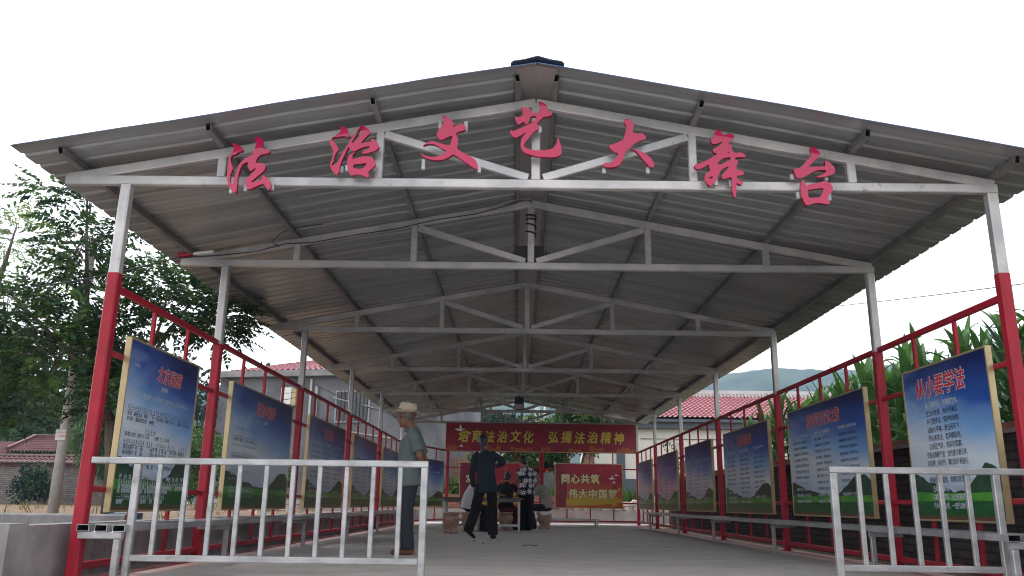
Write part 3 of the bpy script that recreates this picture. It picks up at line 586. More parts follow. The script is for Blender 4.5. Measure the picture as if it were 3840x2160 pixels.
for x0, y0, x1, y1 in ((-0.02, -0.02, 0, BH+0.01), (BW, -0.02, BW+0.02, BH+0.01), (0, -0.02, BW, 0)): B.slab(b, x0, y0, x1, y1, -0.014, 0.01)
b.build('frame', MT['gold'], root)
b = MB()
for k, ch in enumerate('培育法治文化'):
    for of, h, mi in ((0.024, 0.002, 1), (0.009, 0.004, 0)): B.bold(b, ch, 0.36+0.40*k, 0.30+0.015*math.sin(k*2), 0.385, of, h, mi, xs=0.86, shear=0.15, res=2)
for k, ch in enumerate('弘揚法治精神'):
    for of, h, mi in ((0.024, 0.002, 1), (0.009, 0.004, 0)): B.bold(b, ch, 3.14+0.405*k, 0.30+0.015*math.sin(k*2.3), 0.385, of, h, mi, xs=0.86, shear=0.15, res=2)
b.build('lettering', [MT['ink_gold'], MT['ink_maroon']], root, fix=False)
b = MB(); rnd = random.Random(5)
def ring_poly(bd, mb, cx, cy, r0, r1, h, y_min=0.0, n=16, mi=0):
    for k in range(n):
        a0, a1 = 2*PI*k/n, 2*PI*(k+1)/n
        pts = [(cx+r*math.cos(a), cy+r*math.sin(a)) for r, a in ((r0, a0), (r1, a0), (r1, a1), (r0, a1))]
        if min(p[1] for p in pts) >= y_min: bd.poly(mb, pts, h, mi)
for cx in [0.1, 0.25, 1.35, 1.5, 1.62, 2.05, 2.2, 2.35, 2.45, 2.6, 3.0, 3.15, 3.85, 4.0, 4.12, 4.5, 4.65, 4.8, 5.35, 5.5, 5.62, 5.75]:
    cy = rnd.uniform(0.0, 0.10); r = rnd.uniform(0.06, 0.09)
    for q in (1.0, 0.66, 0.33): ring_poly(B, b, min(cx, BW-r-0.01), cy, r*q-0.012, r*q, 0.0015)
for cx, cy, s_, mir in ((0.42, 0.63, 0.17, 1), (0.72, 0.52, 0.07, 1), (0.47, 0.13, 0.08, 1)):
    B.poly(b, [(cx+x*s_*mir, cy+y*s_) for x, y in DOVE], 0.006, 1)
b.build('pattern', [MT['ink_orange'], MT['ink_dove']], root, fix=False)
def red_board(x0, x1, label, right):
    w = x1-x0; H = 1.29; z0 = 0.495
    B = Board((x0, yb, z0), (1, 0, 0), (0, -1, 0))
    root = wthing('slogan_board', label, 'slogan board', (x0+w/2, yb, z0))
    b = MB(); B.slab(b, 0, 0, w, H, -0.014, 0.0)
    b.build('panel', grad_mat('board_print', (0.62, 0.13, 0.02), (0.40, 0.006, 0.035), z0+0.40, z0+0.82), root)
    b = MB(); e = 0.025
    for a0, b0, a1, b1 in ((-e, -e, 0, H+e), (w, -e, w+e, H+e), (0, -e, w, 0), (0, H, w, H+e)): B.slab(b, a0, b0, a1, b1, -0.016, 0.012)
    b.build('frame', MT['gold'], root)
    b = MB()
    # yellow glow of the print, the dark curtain and the red hem
    n = 16
    for k in range(n):
        a0, a1 = k/n, (k+1)/n
        top = lambda a: 0.14+0.38*math.sin(PI*(0.12+0.75*a))**1.5; bot = lambda a: 0.06+0.10*a*a*(1 if right else 0.6)
        B.poly(b, [(w*(0.16+0.84*a0), bot(a0)), (w*(0.16+0.84*a1), bot(a1)), (w*(0.16+0.84*a1), top(a1)), (w*(0.16+0.84*a0), top(a0))], 0.001, 0)
    cur = [(0.02, 0), (0.16, 0), (0.15, 0.25), (0.17, 0.45), (0.165, 0.7), (0.14, 0.95), (0.10, 1.15), (0.17, H), (0.02, H)]
    for k in range(4):
        B.poly(b, [(w*x*(1-0.22*k), y) for x, y in cur], 0.0016+0.0004*k, 2+k % 2)
    if right:
        for cx, cy, s_, mir in ((1.72, 0.86, 0.11, 1), (1.86, 0.96, 0.07, -1), (1.78, 0.74, 0.07, 1)): B.poly(b, [(cx+x*s_*mir, cy+y*s_) for x, y in DOVE], 0.004, 4)
        B.poly(b, [(1.70, 0.06), (1.86, 0.06), (1.85, 0.44), (1.87, 0.52), (1.73, 0.52), (1.74, 0.44)], 0.003, 1)
        B.poly(b, [(1.83, 0.42), (2.0, 0.56), (1.96, 0.62), (1.84, 0.52)], 0.0034, 1); B.poly(b, [(1.71, 0.57), (1.88, 0.57), (1.85, 0.65), (1.75, 0.65)], 0.0036, 6)
    ring_poly(B, b, w*0.68, 1.12, 0.05, 0.06, 0.002, mi=5); ring_poly(B, b, w*0.68, 1.12, 0.0, 0.03, 0.002, mi=5)
    b.build('picture', [mat('print_yellow', (0.62, 0.42, 0.02), 0.35), mat('print_amber', (0.66, 0.40, 0.05), 0.35), mat('print_curtain', (0.20, 0.005, 0.02), 0.35), mat('print_curtain_fold', (0.28, 0.008, 0.03), 0.35), MT['ink_dove'], mat('print_pink', (0.5, 0.06, 0.08), 0.35), mat('print_brown', (0.25, 0.03, 0.01), 0.35)], root, fix=False)
    b = MB()
    if right:
        for ch, x, y in [(c, 0.17+0.30*k, 0.74) for k, c in enumerate('同心共筑')]+[(c, 0.40+0.30*k, 0.30) for k, c in enumerate('伟大中国梦')]:
            for of, h, mi in ((0.024, 0.005, 1), (0.012, 0.007, 0)): B.bold(b, ch, x, y, 0.29, of, h, mi, xs=0.95, res=2)
    else:
        for of, h, mi in ((0.024, 0.005, 1), (0.012, 0.007, 0)): B.bold(b, '全', 0.17, 0.74, 0.29, of, h, mi, xs=0.95, res=2)
    b.build('lettering', [MT['ink_cream'], MT['ink_maroon']], root, fix=False)
red_board(-1.745, 0.31, 'red and yellow slogan board beginning with 全, half hidden behind the people', False)
red_board(1.172, 3.20, 'red and yellow slogan board reading 同心共筑 伟大中国梦 at the back right', True)
# ------------------------------------------------------------------ barriers, benches, furniture, lamps, cables
def barrier(label, x_leg0, x_leg1, bars, x_end0, x_end1, base):
    root = wthing('barrier', label, 'barrier', base, 'silver tube barriers across the front'); y = 6.055
    b = MB(); b.bar((x_end0, y, 0.835), (x_end1, y, 0.835), 0.045, 0.046); b.build('top_rail', MT['galv'], root)
    b = MB(); b.bar((x_leg0+0.0255, y, 0.166), (x_leg1-0.0255, y, 0.166), 0.042, 0.044); b.build('bottom_rail', MT['galv'], root)
    for x in (x_leg0, x_leg1):
        b = MB(); b.bar((x, y, 0), (x, y, 0.811), 0.05, 0.045, up=(0, 1, 0)); b.build('leg', MT['galv'], root)
    for x in bars:
        b = MB(); b.bar((x, y, 0.189), (x, y, 0.811), 0.033, 0.03, up=(0, 1, 0)); b.build('bar', MT['galv'], root)
barrier('silver tube barrier on the left, in front of the man in the straw hat', -2.735, -0.665, [-2.571+0.1925*k for k in range(10)], -3.07, -0.64, (-1.9, 6.055, 0))
barrier('silver tube barrier on the right, in front of the blue poem poster', 2.262, 3.42, [2.443+0.193*k for k in range(5)], 2.236, 3.65, (2.9, 6.055, 0))
def bench(label, xs, x0, x1, y0, y1, zt, legx, legs):
    root = wthing('bench', label, 'bench', ((x0+x1)/2, y0, 0), 'tube benches along the two sides')
    for x in xs:
        b = MB(); b.hollow((x, y0, zt-0.023), (x, y1, zt-0.023), 0.086, 0.046, 0.004, mi=0, mi_in=1); b.build('slat', [MT['galv'], MT['dark']], root)
    for y in legs:
        b = MB(); b.bar((x0, y+0.022, zt-0.072), (x1, y+0.022, zt-0.072), 0.044, 0.05); b.build('bracket', MT['galv'], root)
        b = MB(); b.bar((legx, y+0.022, 0), (legx, y+0.022, zt-0.098), 0.046, 0.044, up=(0, 1, 0)); b.build('leg', MT['galv'], root)
bench('long bench of three silver tubes along the left posters', (-3.028, -2.902, -2.776), -3.066, -2.76, 5.96, 23.5, 0.39, -2.79, (5.975, 8.2, 11.2, 14.1, 17.1, 20.1, 23.0))
bench('long bench of three silver tubes along the right posters', (3.352, 3.478, 3.60), 3.33, 3.64, 5.80, 22.0, 0.41, 3.36, (5.815, 8.1, 11.2, 14.6, 17.8, 21.5))
# long table with silver frame
root = wthing('table', 'long table with a dark wooden top on a silver tube frame, people sitting round it', 'table', (-0.75, 18.8, 0))
b = MB(); b.box((-1.80, 18.38, 0.668), (0.14, 19.15, 0.70)); b.build('table_top', mat('table_wood', (0.10, 0.055, 0.035), 0.5, col2=(0.16, 0.10, 0.07), scale=4, stretch=(1, 8, 8)), root)
b = MB(); b.box((-1.60, 18.42, 0.61), (0.08, 19.10, 0.667)); b.build('apron', MT['steel_dk'], root)
for x in (-1.57, -0.84, 0.05):
    for y in (18.44, 19.07):
        b = MB(); b.bar((x, y, 0), (x, y, 0.61), 0.05, 0.05, up=(0, 1, 0)); b.build('leg', MT['galv'], root)
for y in (18.44, 19.07):
    b = MB(); b.bar((-1.545, y, 0.12), (0.025, y, 0.12), 0.035, 0.04); b.build('stretcher', MT['galv'], root)
root = wthing('low_bench', 'low silver tube platform standing empty in front of the red slogan board', 'bench', (1.25, 22.2, 0))
b = MB()
for k in range(5): b.bar((0.42, 21.85+0.14*k, 0.20), (2.12, 21.85+0.14*k, 0.20), 0.09, 0.045)
b.build('slats', MT['galv'], root)
for x in (0.50, 2.06):
    b = MB(); b.bar((x, 21.80, 0.155), (x, 22.46, 0.155), 0.04, 0.04); b.build('bracket', MT['galv'], root)
    for y in (21.83, 22.43):
        b = MB(); b.bar((x, y, 0), (x, y, 0.135), 0.04, 0.04, up=(0, 1, 0)); b.build('leg', MT['galv'], root)
b = MB(); b.bar((0.53, 21.83, 0.03), (2.03, 21.83, 0.03), 0.03, 0.03); b.build('stretcher', MT['galv'], root)
MT['stone'] = mat('orange_marble', (0.26, 0.13, 0.085), 0.45, 0, 0.5, col2=(0.46, 0.30, 0.22), scale=7, detail=8)
def stool(label, x, y, rz):
    root = thing('stone_stool', label, 'stool', (x, y, 0), rz, 'carved stone drum stools')
    carve = lambda a, z: 1+0.055*math.cos(4*a)*math.sin(PI*min(1, max(0, (z-0.05)/0.3)))
    prof = [(0.135, 0.0), (0.142, 0.015), (0.135, 0.05), (0.115, 0.07), (0.12, 0.11), (0.145, 0.18), (0.165, 0.25), (0.168, 0.30), (0.15, 0.335), (0.148, 0.345)]
    b = MB(); b.lathe(prof, n=32, bump=carve); b.build('base', MT['stone'], root, smooth=True)
    b = MB(); b.lathe([(0.13, 0.3455), (0.165, 0.348), (0.172, 0.36), (0.172, 0.385), (0.16, 0.40)], n=32); b.build('seat', MT['stone'], root, smooth=True)
STOOLS = [(-1.29, 16.81, 'orange stone drum stool standing free at the left end of the group'), (-1.02, 18.02, 'orange stone drum stool under the person in the white shirt'),
          (-0.25, 19.22, 'orange stone drum stool under the woman in black'), (0.68, 20.6, 'orange stone drum stool under the person in the checked shirt')]
for k, (x, y, l) in enumerate(STOOLS): stool(l, x, y, 0.3+0.5*k)
# floodlights
root = wthing('floodlight', 'square floodlight with a pale lens hung in the truss near the back', 'floodlight', (0.03, 22.3, 3.0))
b = MB(); b.box((-0.10, 22.27, 3.03), (0.17, 22.40, 3.20)); b.box((-0.085, 22.25, 3.205), (0.155, 22.40, 3.37)); b.build('housing', MT['black'], root)
b = MB(); b.box((-0.08, 22.262, 3.045), (0.15, 22.2695, 3.185)); b.build('lens', mat('lens_glass', (0.55, 0.53, 0.5), 0.15, 0.3), root)
b = MB(); b.bar((0.03, 22.33, 3.37), (0.03, 22.33, 3.46), 0.05, 0.03); b.build('bracket', MT['black'], root)
root = wthing('floodlight', 'black floodlight box behind the king post of the second truss', 'floodlight', (0.11, 8.6, 3.1))
b = MB(); b.box((-0.04, 8.42, 3.09), (0.26, 8.55, 3.25)); b.build('housing', MT['black'], root)
b = MB()
for k in range(6): b.box((-0.03+0.05*k, 8.551, 3.10), (-0.02+0.05*k, 8.575, 3.24))
b.build('fins', MT['black'], root)
b = MB(); b.bar((-0.06, 8.48, 3.10), (-0.06, 8.48, 3.20), 0.02, 0.03); b.bar((0.28, 8.48, 3.10), (0.28, 8.48, 3.20), 0.02, 0.03); b.build('bracket', MT['black'], root)
# cables on the second truss
def sag(p, q, s, n=14):
    p = Vector(p); q = Vector(q); return [p.lerp(q, k/n)-Vector((0, 0, s*4*(k/n)*(1-k/n))) for k in range(n+1)]
def cable(name, label, pts, r, m=None, cat='cable', group=None, mb=None):
    b = MB()
    for pl in pts: b.tube(pl, r, 5)
    o = b.build(name, m or MT['wire']); return tag(o, label, cat, group)
yt = 8.33
chord = [Vector((x, yt, ztop(x)-dz+0.012*math.sin(5*x))) for x, dz in [(-3.6, 0.02), (-3.2, 0.06), (-2.8, 0.07), (-2.5, 0.05), (-2.2, 0.10), (-1.8, 0.075), (-1.3, 0.085), (-0.9, 0.07), (-0.5, 0.06), (-0.1, 0.02), (0.06, 0.0), (0.13, 0.04)]]
cable('cable', 'black cable clipped along the sloping chord of the second truss', [chord], 0.006)
cable('cable', 'pale thin cord looping beside the black cable on the second truss', [[p+Vector((0, -0.012, 0.02+0.02*math.sin(k*2.3))) for k, p in enumerate(chord)]], 0.003, MT['galv'])
hx = [Vector((X0+0.052*math.cos(t), 8.38+0.05*math.sin(t), 3.60-0.0065*t-0.10*(t > 14)*((t-14)/14))) for t in [k*0.45 for k in range(60)]]
cable('cable', 'coil of black cable wound round the second king post', [hx], 0.010)
loop = [Vector((-2.55, 8.30, 3.17)), Vector((-2.62, 8.28, 3.22)), Vector((-2.5, 8.2, 3.30)), Vector((-2.3, 8.15, 3.34)), Vector((-2.05, 8.1, 3.36))]
cable('cable', 'short loop of black cable springing from the left of the second truss', [loop], 0.006)
e = Vector((-3.55, 8.33, 3.075))
for k in range(1): cable('overhead_cable', 'thick twisted black cable running from the second truss out to the left', [sag(e, on_y(-160, 1092, 10.4), 0.10), sag(e+Vector((0, 0.02, 0.01)), on_y(-160, 1082, 10.4), 0.13)], 0.006)
root = wthing('conduit', 'red and white pipe end tied on the left tip of the second truss', 'pipe', (-3.5, 8.33, 3.07))
b = MB(); b.tube([(-3.62, 8.33, 3.075), (-3.47, 8.33, 3.095)], 0.028, 8); b.build('sleeve', MT['red'], root)
b = MB(); b.tube([(-3.468, 8.33, 3.095), (-3.25, 8.33, 3.12)], 0.018, 8); b.build('pipe', MT['white'], root)
for k, (a, c, s_, r, lb) in enumerate([((380, 1175, 11), (1150, 1462, 33.2), 0.5, 0.012, 'upper power line running from the tree down to the grey house'),
        ((380, 1215, 11), (1150, 1475, 33.2), 0.6, 0.018, 'thick power line running to the meter box on the grey house'),
        ((560, 1090, 14), (1250, 1392, 33.0), 0.4, 0.008, 'thin wire crossing the sky beside the second left post'),
        ((600, 1130, 14), (1200, 1350, 40.0), 0.3, 0.008, 'thin wire reaching the red ridge of the grey house'),
        ((-60, 868, 12), (700, 930, 30), 0.5, 0.010, 'thin wire crossing the far left tree top'),
        ((-60, 905, 12), (700, 950, 30), 0.5, 0.008, 'thin wire just below the top wire at the far left')]):
    cable('power_line', lb, [sag(on_y(*a), on_y(*c), s_)], r*0.7, cat='wire')
cable('power_line', 'single thin wire crossing the white sky on the right', [sag(on_y(2850, 1172, 20), on_y(4150, 1022, 9), 0.05)], 0.007, cat='wire')
cable('power_line', 'wire drooping in front of the grey house wall', [sag(on_y(1190, 1447, 32.8), on_y(1640, 1580, 32.6), 0.25)], 0.02, cat='wire')
# litter on the floor
for lb, pts, r in [('thin dry twig lying on the concrete floor', [(0.08, 12.1, 0.01), (0.18, 12.14, 0.014), (0.3, 12.12, 0.008)], 0.0045), ('small dark scrap on the floor near the walking woman', [(-0.68, 13.35, 0.006), (-0.635, 13.36, 0.007)], 0.006), ('tiny dark crumb on the floor between twig and woman', [(-0.5, 12.6, 0.005), (-0.475, 12.61, 0.006)], 0.005)]:
    b = MB(); b.tube(pts, r, 5); tag(b.build('twig' if 'twig' in lb else 'scrap', MT['dark']), lb, 'litter')
# ------------------------------------------------------------------ surroundings: walls, houses, poles, mountain
MT['brick_dk'] = brick_mat('dark_brick', (0.085, 0.07, 0.07), (0.12, 0.095, 0.09), (0.05, 0.045, 0.045), 0.25, 0.085, 0.012, 'YZ')
MT['brick_red'] = brick_mat('red_brick', (0.34, 0.14, 0.09), (0.42, 0.20, 0.13), (0.40, 0.36, 0.33), 0.24, 0.07, 0.010, 'XZ')
MT['brick_pale'] = brick_mat('limewashed_brick', (0.22, 0.19, 0.185), (0.33, 0.29, 0.28), (0.16, 0.13, 0.12), 0.30, 0.085, 0.014, 'XZ')
root = wthing('brick_wall', 'dark brick wall with a rough reddish coping behind the right posters', 'wall', (4.7, 12, -0.3))
b = MB(); b.box((4.6, 1.0, -0.3), (4.78, 25.5, 1.27)); b.build('wall', MT['brick_dk'], root)
b = MB(); b.box((4.575, 1.0, 1.272), (4.80, 25.5, 1.31)); b.build('ledge', mat('ledge_mortar', (0.20, 0.17, 0.16), 0.9, col2=(0.30, 0.26, 0.24), scale=6), root)
b = MB(); rnd = random.Random(3); y = 1.0
while y < 25.3:
    l = rnd.uniform(0.2, 0.25); h = 0.06+rnd.uniform(-0.008, 0.012); dx = rnd.uniform(-0.012, 0.012)
    if rnd.random() > 0.06: b.box((4.59+dx, y, 1.312), (4.76+dx, y+l-0.012, 1.312+h))
    y += l
cop = b.build('coping', mat('coping_brick', (0.20, 0.08, 0.055), 0.9, col2=(0.30, 0.13, 0.09), scale=5), root); cop['kind'] = 'stuff'

def tile_roof(p00, p10, p01, p11, nu, nv, m, root, name='roof', amp=0.035, step=0.035):
    """barrel tiles: p00-p10 is the eave, p01-p11 the ridge"""
    p00, p10, p01, p11 = map(Vector, (p00, p10, p01, p11)); nrm = (p10-p00).cross(p01-p00).normalized()
    if nrm.z < 0: nrm = -nrm
    SU = 5; U = nu*SU; vs = []; rows = []
    for r in range(nv):
        rows += [(r/nv, step), ((r+0.98)/nv, 0.0)]
    for v, off in rows:
        for k in range(U+1):
            u = k/U; a = p00.lerp(p10, u); c = p01.lerp(p11, u); w = math.sin(2*PI*u*nu)
            vs.append(a.lerp(c, v)+nrm*(off+amp*(w if w > 0 else 0.5*w)))
    b = MB(); W_ = U+1
    b.add(vs, [(r*W_+k, r*W_+k+1, (r+1)*W_+k+1, (r+1)*W_+k) for r in range(len(rows)-1) for k in range(U)])
    return b.build(name, m, root, fix=False, smooth=False)
MT['tile_pink'] = mat('pink_tile', (0.22, 0.055, 0.072), 0.5, 0, 0.4, col2=(0.29, 0.09, 0.108), scale=1.5)
MT['tile_dkred'] = mat('dark_red_tile', (0.085, 0.026, 0.028), 0.6, col2=(0.15, 0.055, 0.055), scale=2)
MT['tile_orange'] = mat('orange_tile', (0.24, 0.095, 0.065), 0.7, col2=(0.34, 0.15, 0.10), scale=3)
MT['render_grey'] = mat('grey_render', (0.10, 0.10, 0.11), 0.9, 0, 0.2, col2=(0.195, 0.195, 0.21), scale=0.7, detail=8)
MT['cream'] = mat('cream_wall', (0.74, 0.69, 0.66), 0.85, 0, 0.2, var=0.05, scale=0.8)
MT['slate'] = mat('blue_grey_paint', (0.09, 0.105, 0.135), 0.7, var=0.1)
MT['plinth'] = mat('pink_plinth', (0.45, 0.40, 0.38), 0.9, var=0.12)
MT['glass'] = mat('window_glass', (0.03, 0.035, 0.04), 0.1, 0, 0.6)
# cream house on the right, behind the wall
root = wthing('house', 'long cream house with a pink tiled roof behind the right side of the pavilion', 'house', (9, 36, 0.6))
b = MB(); b.box((3.14, 34.0, 1.62), (16, 42, 3.62)); b.build('wall', MT['cream'], root)
b = MB(); b.box((3.13, 33.97, 0.97), (16.01, 42.01, 1.615)); b.build('wainscot', MT['slate'], root)
b = MB(); b.box((3.0, 33.9, 0.5), (16.1, 42.05, 0.965)); b.build('plinth', MT['plinth'], root)
b = MB(); b.box((3.02, 33.6, 3.625), (16.1, 42.3, 3.86)); b.box((2.98, 33.4, 3.864), (16.15, 33.96, 3.98)); b.build('eave_band', MT['slate'], root)
b = MB(); b.box((4.02, 33.93, 1.0), (4.36, 33.998, 3.61)); b.build('pilaster', MT['slate'], root)
b = MB(); b.tube([(5.0, 33.95, 3.22), (15.9, 33.95, 3.22)], 0.012, 5); b.build('wall_wire', MT['wire'], root)
rf = tile_roof((2.95, 33.35, 4.03), (16.2, 33.35, 4.03), (2.95, 38.0, 5.50), (16.2, 38.0, 5.50), 66, 13, MT['tile_pink'], root)
b = MB(); b.add([(2.96, 38.0, 5.48), (16.2, 38.0, 5.48), (16.2, 42.5, 4.0), (2.96, 42.5, 4.0)], [(0, 1, 2, 3)]); b.build('back_slope', MT['tile_pink'], rf)
b = MB(); b.box((2.95, 37.85, 5.60), (16.2, 38.15, 5.76)); b.build('ridge_cap', mat('ridge_plaster', (0.50, 0.50, 0.50), 0.8, col2=(0.62, 0.62, 0.62), scale=2), rf)
b = MB(); k = 0; x = 3.0
while x < 16.1:
    b.add([(x, 37.80, 5.60), (x+0.13, 37.80, 5.60), (x+0.10, 37.62, 5.38), (x+0.065, 37.60, 5.33), (x+0.03, 37.62, 5.38), (x+0.065, 37.84, 5.58)], [(0, 1, 2, 3, 4), (0, 5, 1)]); x += 0.16
tr = b.build('ridge_ornament', mat('ridge_tile_grey', (0.34, 0.27, 0.25), 0.8, var=0.25, scale=8), rf); tr['kind'] = 'stuff'
b = MB(); b.add([(3.14, 34.0, 3.87), (3.14, 42.0, 3.87), (3.14, 38.0, 5.38)], [(0, 1, 2)]); b.build('gable', MT['cream'], root)
b = MB(); b.bar((2.98, 33.3, 3.97), (2.98, 38.05, 5.46), 0.10, 0.16); b.build('barge_board', MT['slate'], root)
b = MB(); b.box((2.70, 34.2, 0.6), (3.12, 34.7, 3.3)); tag(b.build('brick_pillar', MT['brick_red']), 'red brick pillar beside the corner of the cream house', 'pillar')
# grey rendered house at the left
PIPE = mat('grey_pipe', (0.34, 0.33, 0.33), 0.6, var=0.1)
A = Vector((-12.7, 34.9, 0)); Bq = Vector((-3.30, 33.1, 0)); du = (Bq-A).normalized(); dn = Vector((du.y, -du.x, 0)); LEN = (Bq-A).length
def G(u, h, z): p = A+du*u+dn*h; return Vector((p.x, p.y, z))
def gbox(mb, u0, u1, h0, h1, z0, z1, mi=0):
    vs = [G(u, h, z) for z in (z0, z1) for u, h in ((u0, h1), (u1, h1), (u1, h0), (u0, h0))]
    mb.add(vs, [(0,3,2,1),(4,5,6,7),(0,1,5,4),(1,2,6,5),(2,3,7,6),(3,0,4,7)], mi)
root = wthing('house', 'grey rendered house with a red tiled hip roof behind the left posters', 'house', tuple(G(LEN/2, -4, 0.3)))
b = MB(); gbox(b, 0, LEN, -8, 0, 0.2, 5.60); b.build('wall', MT['render_grey'], root)
b = MB(); gbox(b, -0.25, LEN+0.02, -8.2, 0.35, 5.605, 5.86); b.build('fascia', mat('fascia_concrete', (0.19, 0.185, 0.19), 0.9, col2=(0.30, 0.295, 0.30), scale=1.4, detail=8), root)
rf = tile_roof(G(0.5, 0.15, 5.87), G(9.2, 0.15, 5.87), G(3.3, -3.6, 7.0), G(6.5, -3.6, 7.0), 34, 11, MT['tile_pink'], root)
tile_roof(G(0.5, -7.5, 5.87), G(0.5, 0.15, 5.87), G(3.3, -3.62, 7.0), G(3.3, -3.58, 7.0), 30, 11, MT['tile_pink'], rf, 'hip')
w = MB(); gbox(w, 5.35, 6.75, 0.002, 0.03, 3.75, 4.95); wi = w.build('window', MT['glass'], root)
b = MB(); gbox(b, 5.30, 5.36, 0.0, 0.08, 3.70, 5.0); gbox(b, 6.74, 6.80, 0.0, 0.08, 3.70, 5.0); gbox(b, 5.36, 6.74, 0.0, 0.08, 3.70, 3.75); gbox(b, 5.36, 6.74, 0.0, 0.08, 4.95, 5.0); b.build('frame', mat('window_frame', (0.30, 0.31, 0.33), 0.6), wi)
b = MB()
for k in range(8): gbox(b, 5.5+0.165*k, 5.525+0.165*k, 0.09, 0.115, 3.70, 5.0)
b.build('grille', mat('grille_iron', (0.10, 0.10, 0.11), 0.6), wi)
b = MB(); b.tube([G(4.45, 0.08, 0.3), G(4.45, 0.08, 5.2)], 0.07, 10); b.build('drain_pipe', PIPE, root, smooth=True)
b = MB(); b.tube([G(4.2, 0.10, 0.3), G(4.2, 0.10, 5.5)], 0.05, 10); b.build('thin_pipe', mat('pale_pipe', (0.5, 0.48, 0.47), 0.6), root)
b = MB(); b.tube([G(5.2, 0.12, 4.72), G(7.0, 0.12, 4.28)], 0.025, 6); b.tube([G(4.5, 0.12, 3.55), G(8.2, 0.12, 3.0)], 0.03, 6); b.build('conduit', PIPE, root)
b = MB(); gbox(b, 2.95, 3.40, 0.003, 0.25, 4.45, 5.15); bx_ = b.build('meter_box', MT['white'], root)
b = MB(); gbox(b, 3.42, 3.60, 0.003, 0.22, 4.4, 5.1); b.build('meter_panel', mat('yellowed_panel', (0.45, 0.36, 0.18), 0.7, var=0.2), bx_)
b = MB(); gbox(b, 2.95, 3.25, 0.003, 0.2, 4.18, 4.32); b.build('insulator', MT['white'], bx_)
b = MB(); gbox(b, 0, LEN, 0.004, 0.35, 0.25, 0.62); tag(b.build('stone_footing', brick_mat('pale_rubble', (0.50, 0.46, 0.44), (0.62, 0.57, 0.54), (0.28, 0.25, 0.23), 0.42, 0.22, 0.03, 'XZ')), 'pale rubble footing along the foot of the grey house', 'wall')
# small house with an orange tiled roof, brick wall and shed seen past the grey house
root = wthing('house', 'small house with an old orange tiled roof beyond the grey house', 'house', (-3.5, 46, 0.4))
b = MB(); b.box((-7.5, 45.2, 0.2), (0.5, 49, 3.55)); b.build('wall', MT['render_grey'], root)
tile_roof((-7.8, 44.8, 3.55), (0.8, 44.8, 3.55), (-7.8, 47.2, 4.75), (0.8, 47.2, 4.75), 40, 10, MT['tile_orange'], root)
for x in (-4.1, -3.4):
    b = MB(); b.box((x, 45.17, 2.5), (x+0.4, 45.199, 3.2)); b.build('window', MT['glass'], root)
root = wthing('shed', 'low grey shed with a pale flat roof edge seen under the banner', 'shed', (0.2, 41, 0.4))
b = MB(); b.box((-1.9, 40, 0.3), (2.2, 43, 2.75)); b.build('wall', MT['render_grey'], root)
b = MB(); b.box((-2.1, 39.7, 2.755), (2.4, 43.2, 2.95)); b.build('roof', MT['white'], root)
b = MB(); b.box((-4.8, 35.9, 0.3), (-0.9, 36.15, 2.48)); tag(b.build('brick_wall', MT['brick_red']), 'red brick garden wall seen between the left rear post and the slogan board', 'wall')
b = MB(); b.box((-7, 27.55, -0.2), (12, 27.80, 0.40)); tag(b.build('kerb_wall', mat('kerb_render', (0.26, 0.255, 0.25), 0.9, col2=(0.42, 0.41, 0.395), scale=1.5, detail=8)), 'pale concrete kerb wall behind the back of the pavilion', 'wall')
b = MB(); b.box((-7, 27.804, 0.2), (1.4, 27.98, 0.86)); tag(b.build('brick_wall', MT['brick_red']), 'knee-high red brick wall edging the flower garden', 'wall')
b = MB(); rnd = random.Random(8); x = 1.45
while x < 9:
    for z in (0.40, 0.56):
        w_, h_ = rnd.uniform(0.2, 0.42), rnd.uniform(0.14, 0.2); c = Vector((x+rnd.uniform(0, .15), 27.9, z+h_/2)); n = 7
        ang = sorted(rnd.uniform(0, 2*PI) for _ in range(n)); front = [c+Vector((math.cos(a)*w_/2, -0.10+rnd.uniform(-.02, .02), math.sin(a)*h_/2)) for a in ang]; mid = [c+Vector((math.cos(a)*w_*0.62, 0, math.sin(a)*h_*0.6)) for a in ang]
        b.add(front+mid, [tuple(range(n))]+[(i, (i+1) % n, n+(i+1) % n, n+i) for i in range(n)])
    x += 0.34
b.box((1.45, 27.86, 0.3), (9.2, 28.0, 0.70))
tag(b.build('stone_wall', mat('rubble_stone', (0.46, 0.40, 0.35), 0.9, col2=(0.66, 0.60, 0.54), scale=4, detail=6)), 'low rubble stone wall below the cream house', 'wall')
# far left: brick wall with tiled coping and a tiled gatehouse
root = wthing('brick_wall', 'weathered pale brick wall with a red tiled coping at the far left', 'wall', (-22, 36, 0.3))
b = MB(); b.box((-34, 36, 0.2), (-14.5, 36.3, 1.86)); b.build('wall', MT['brick_pale'], root)
b = MB(); b.box((-34, 35.95, 1.864), (-14.5, 36.35, 2.02)); b.build('band', brick_mat('band_brick', (0.11, 0.04, 0.035), (0.16, 0.065, 0.055), (0.2, 0.15, 0.14), 0.24, 0.07), root)
tile_roof((-34, 35.75, 2.03), (-14.5, 35.75, 2.03), (-34, 36.15, 2.32), (-14.5, 36.15, 2.32), 90, 2, MT['tile_dkred'], root, 'coping')
b = MB(); b.bar((-34, 36.15, 2.36), (-14.5, 36.15, 2.36), 0.16, 0.08); b.build('ridge', mat('coping_ridge', (0.24, 0.17, 0.15), 0.8, var=0.2), root)
root = wthing('house', 'low house with dark red barrel tiles behind the far left wall', 'house', (-25, 44, 0.3))
b = MB(); b.box((-32, 42.5, 0.2), (-22.4, 47, 2.75)); b.build('wall', mat('ochre_plaster', (0.2, 0.15, 0.13), 0.9, var=0.2), root)
b = MB(); b.box((-25.4, 42.46, 1.9), (-23.0, 42.499, 2.55)); b.build('window', MT['glass'], root)
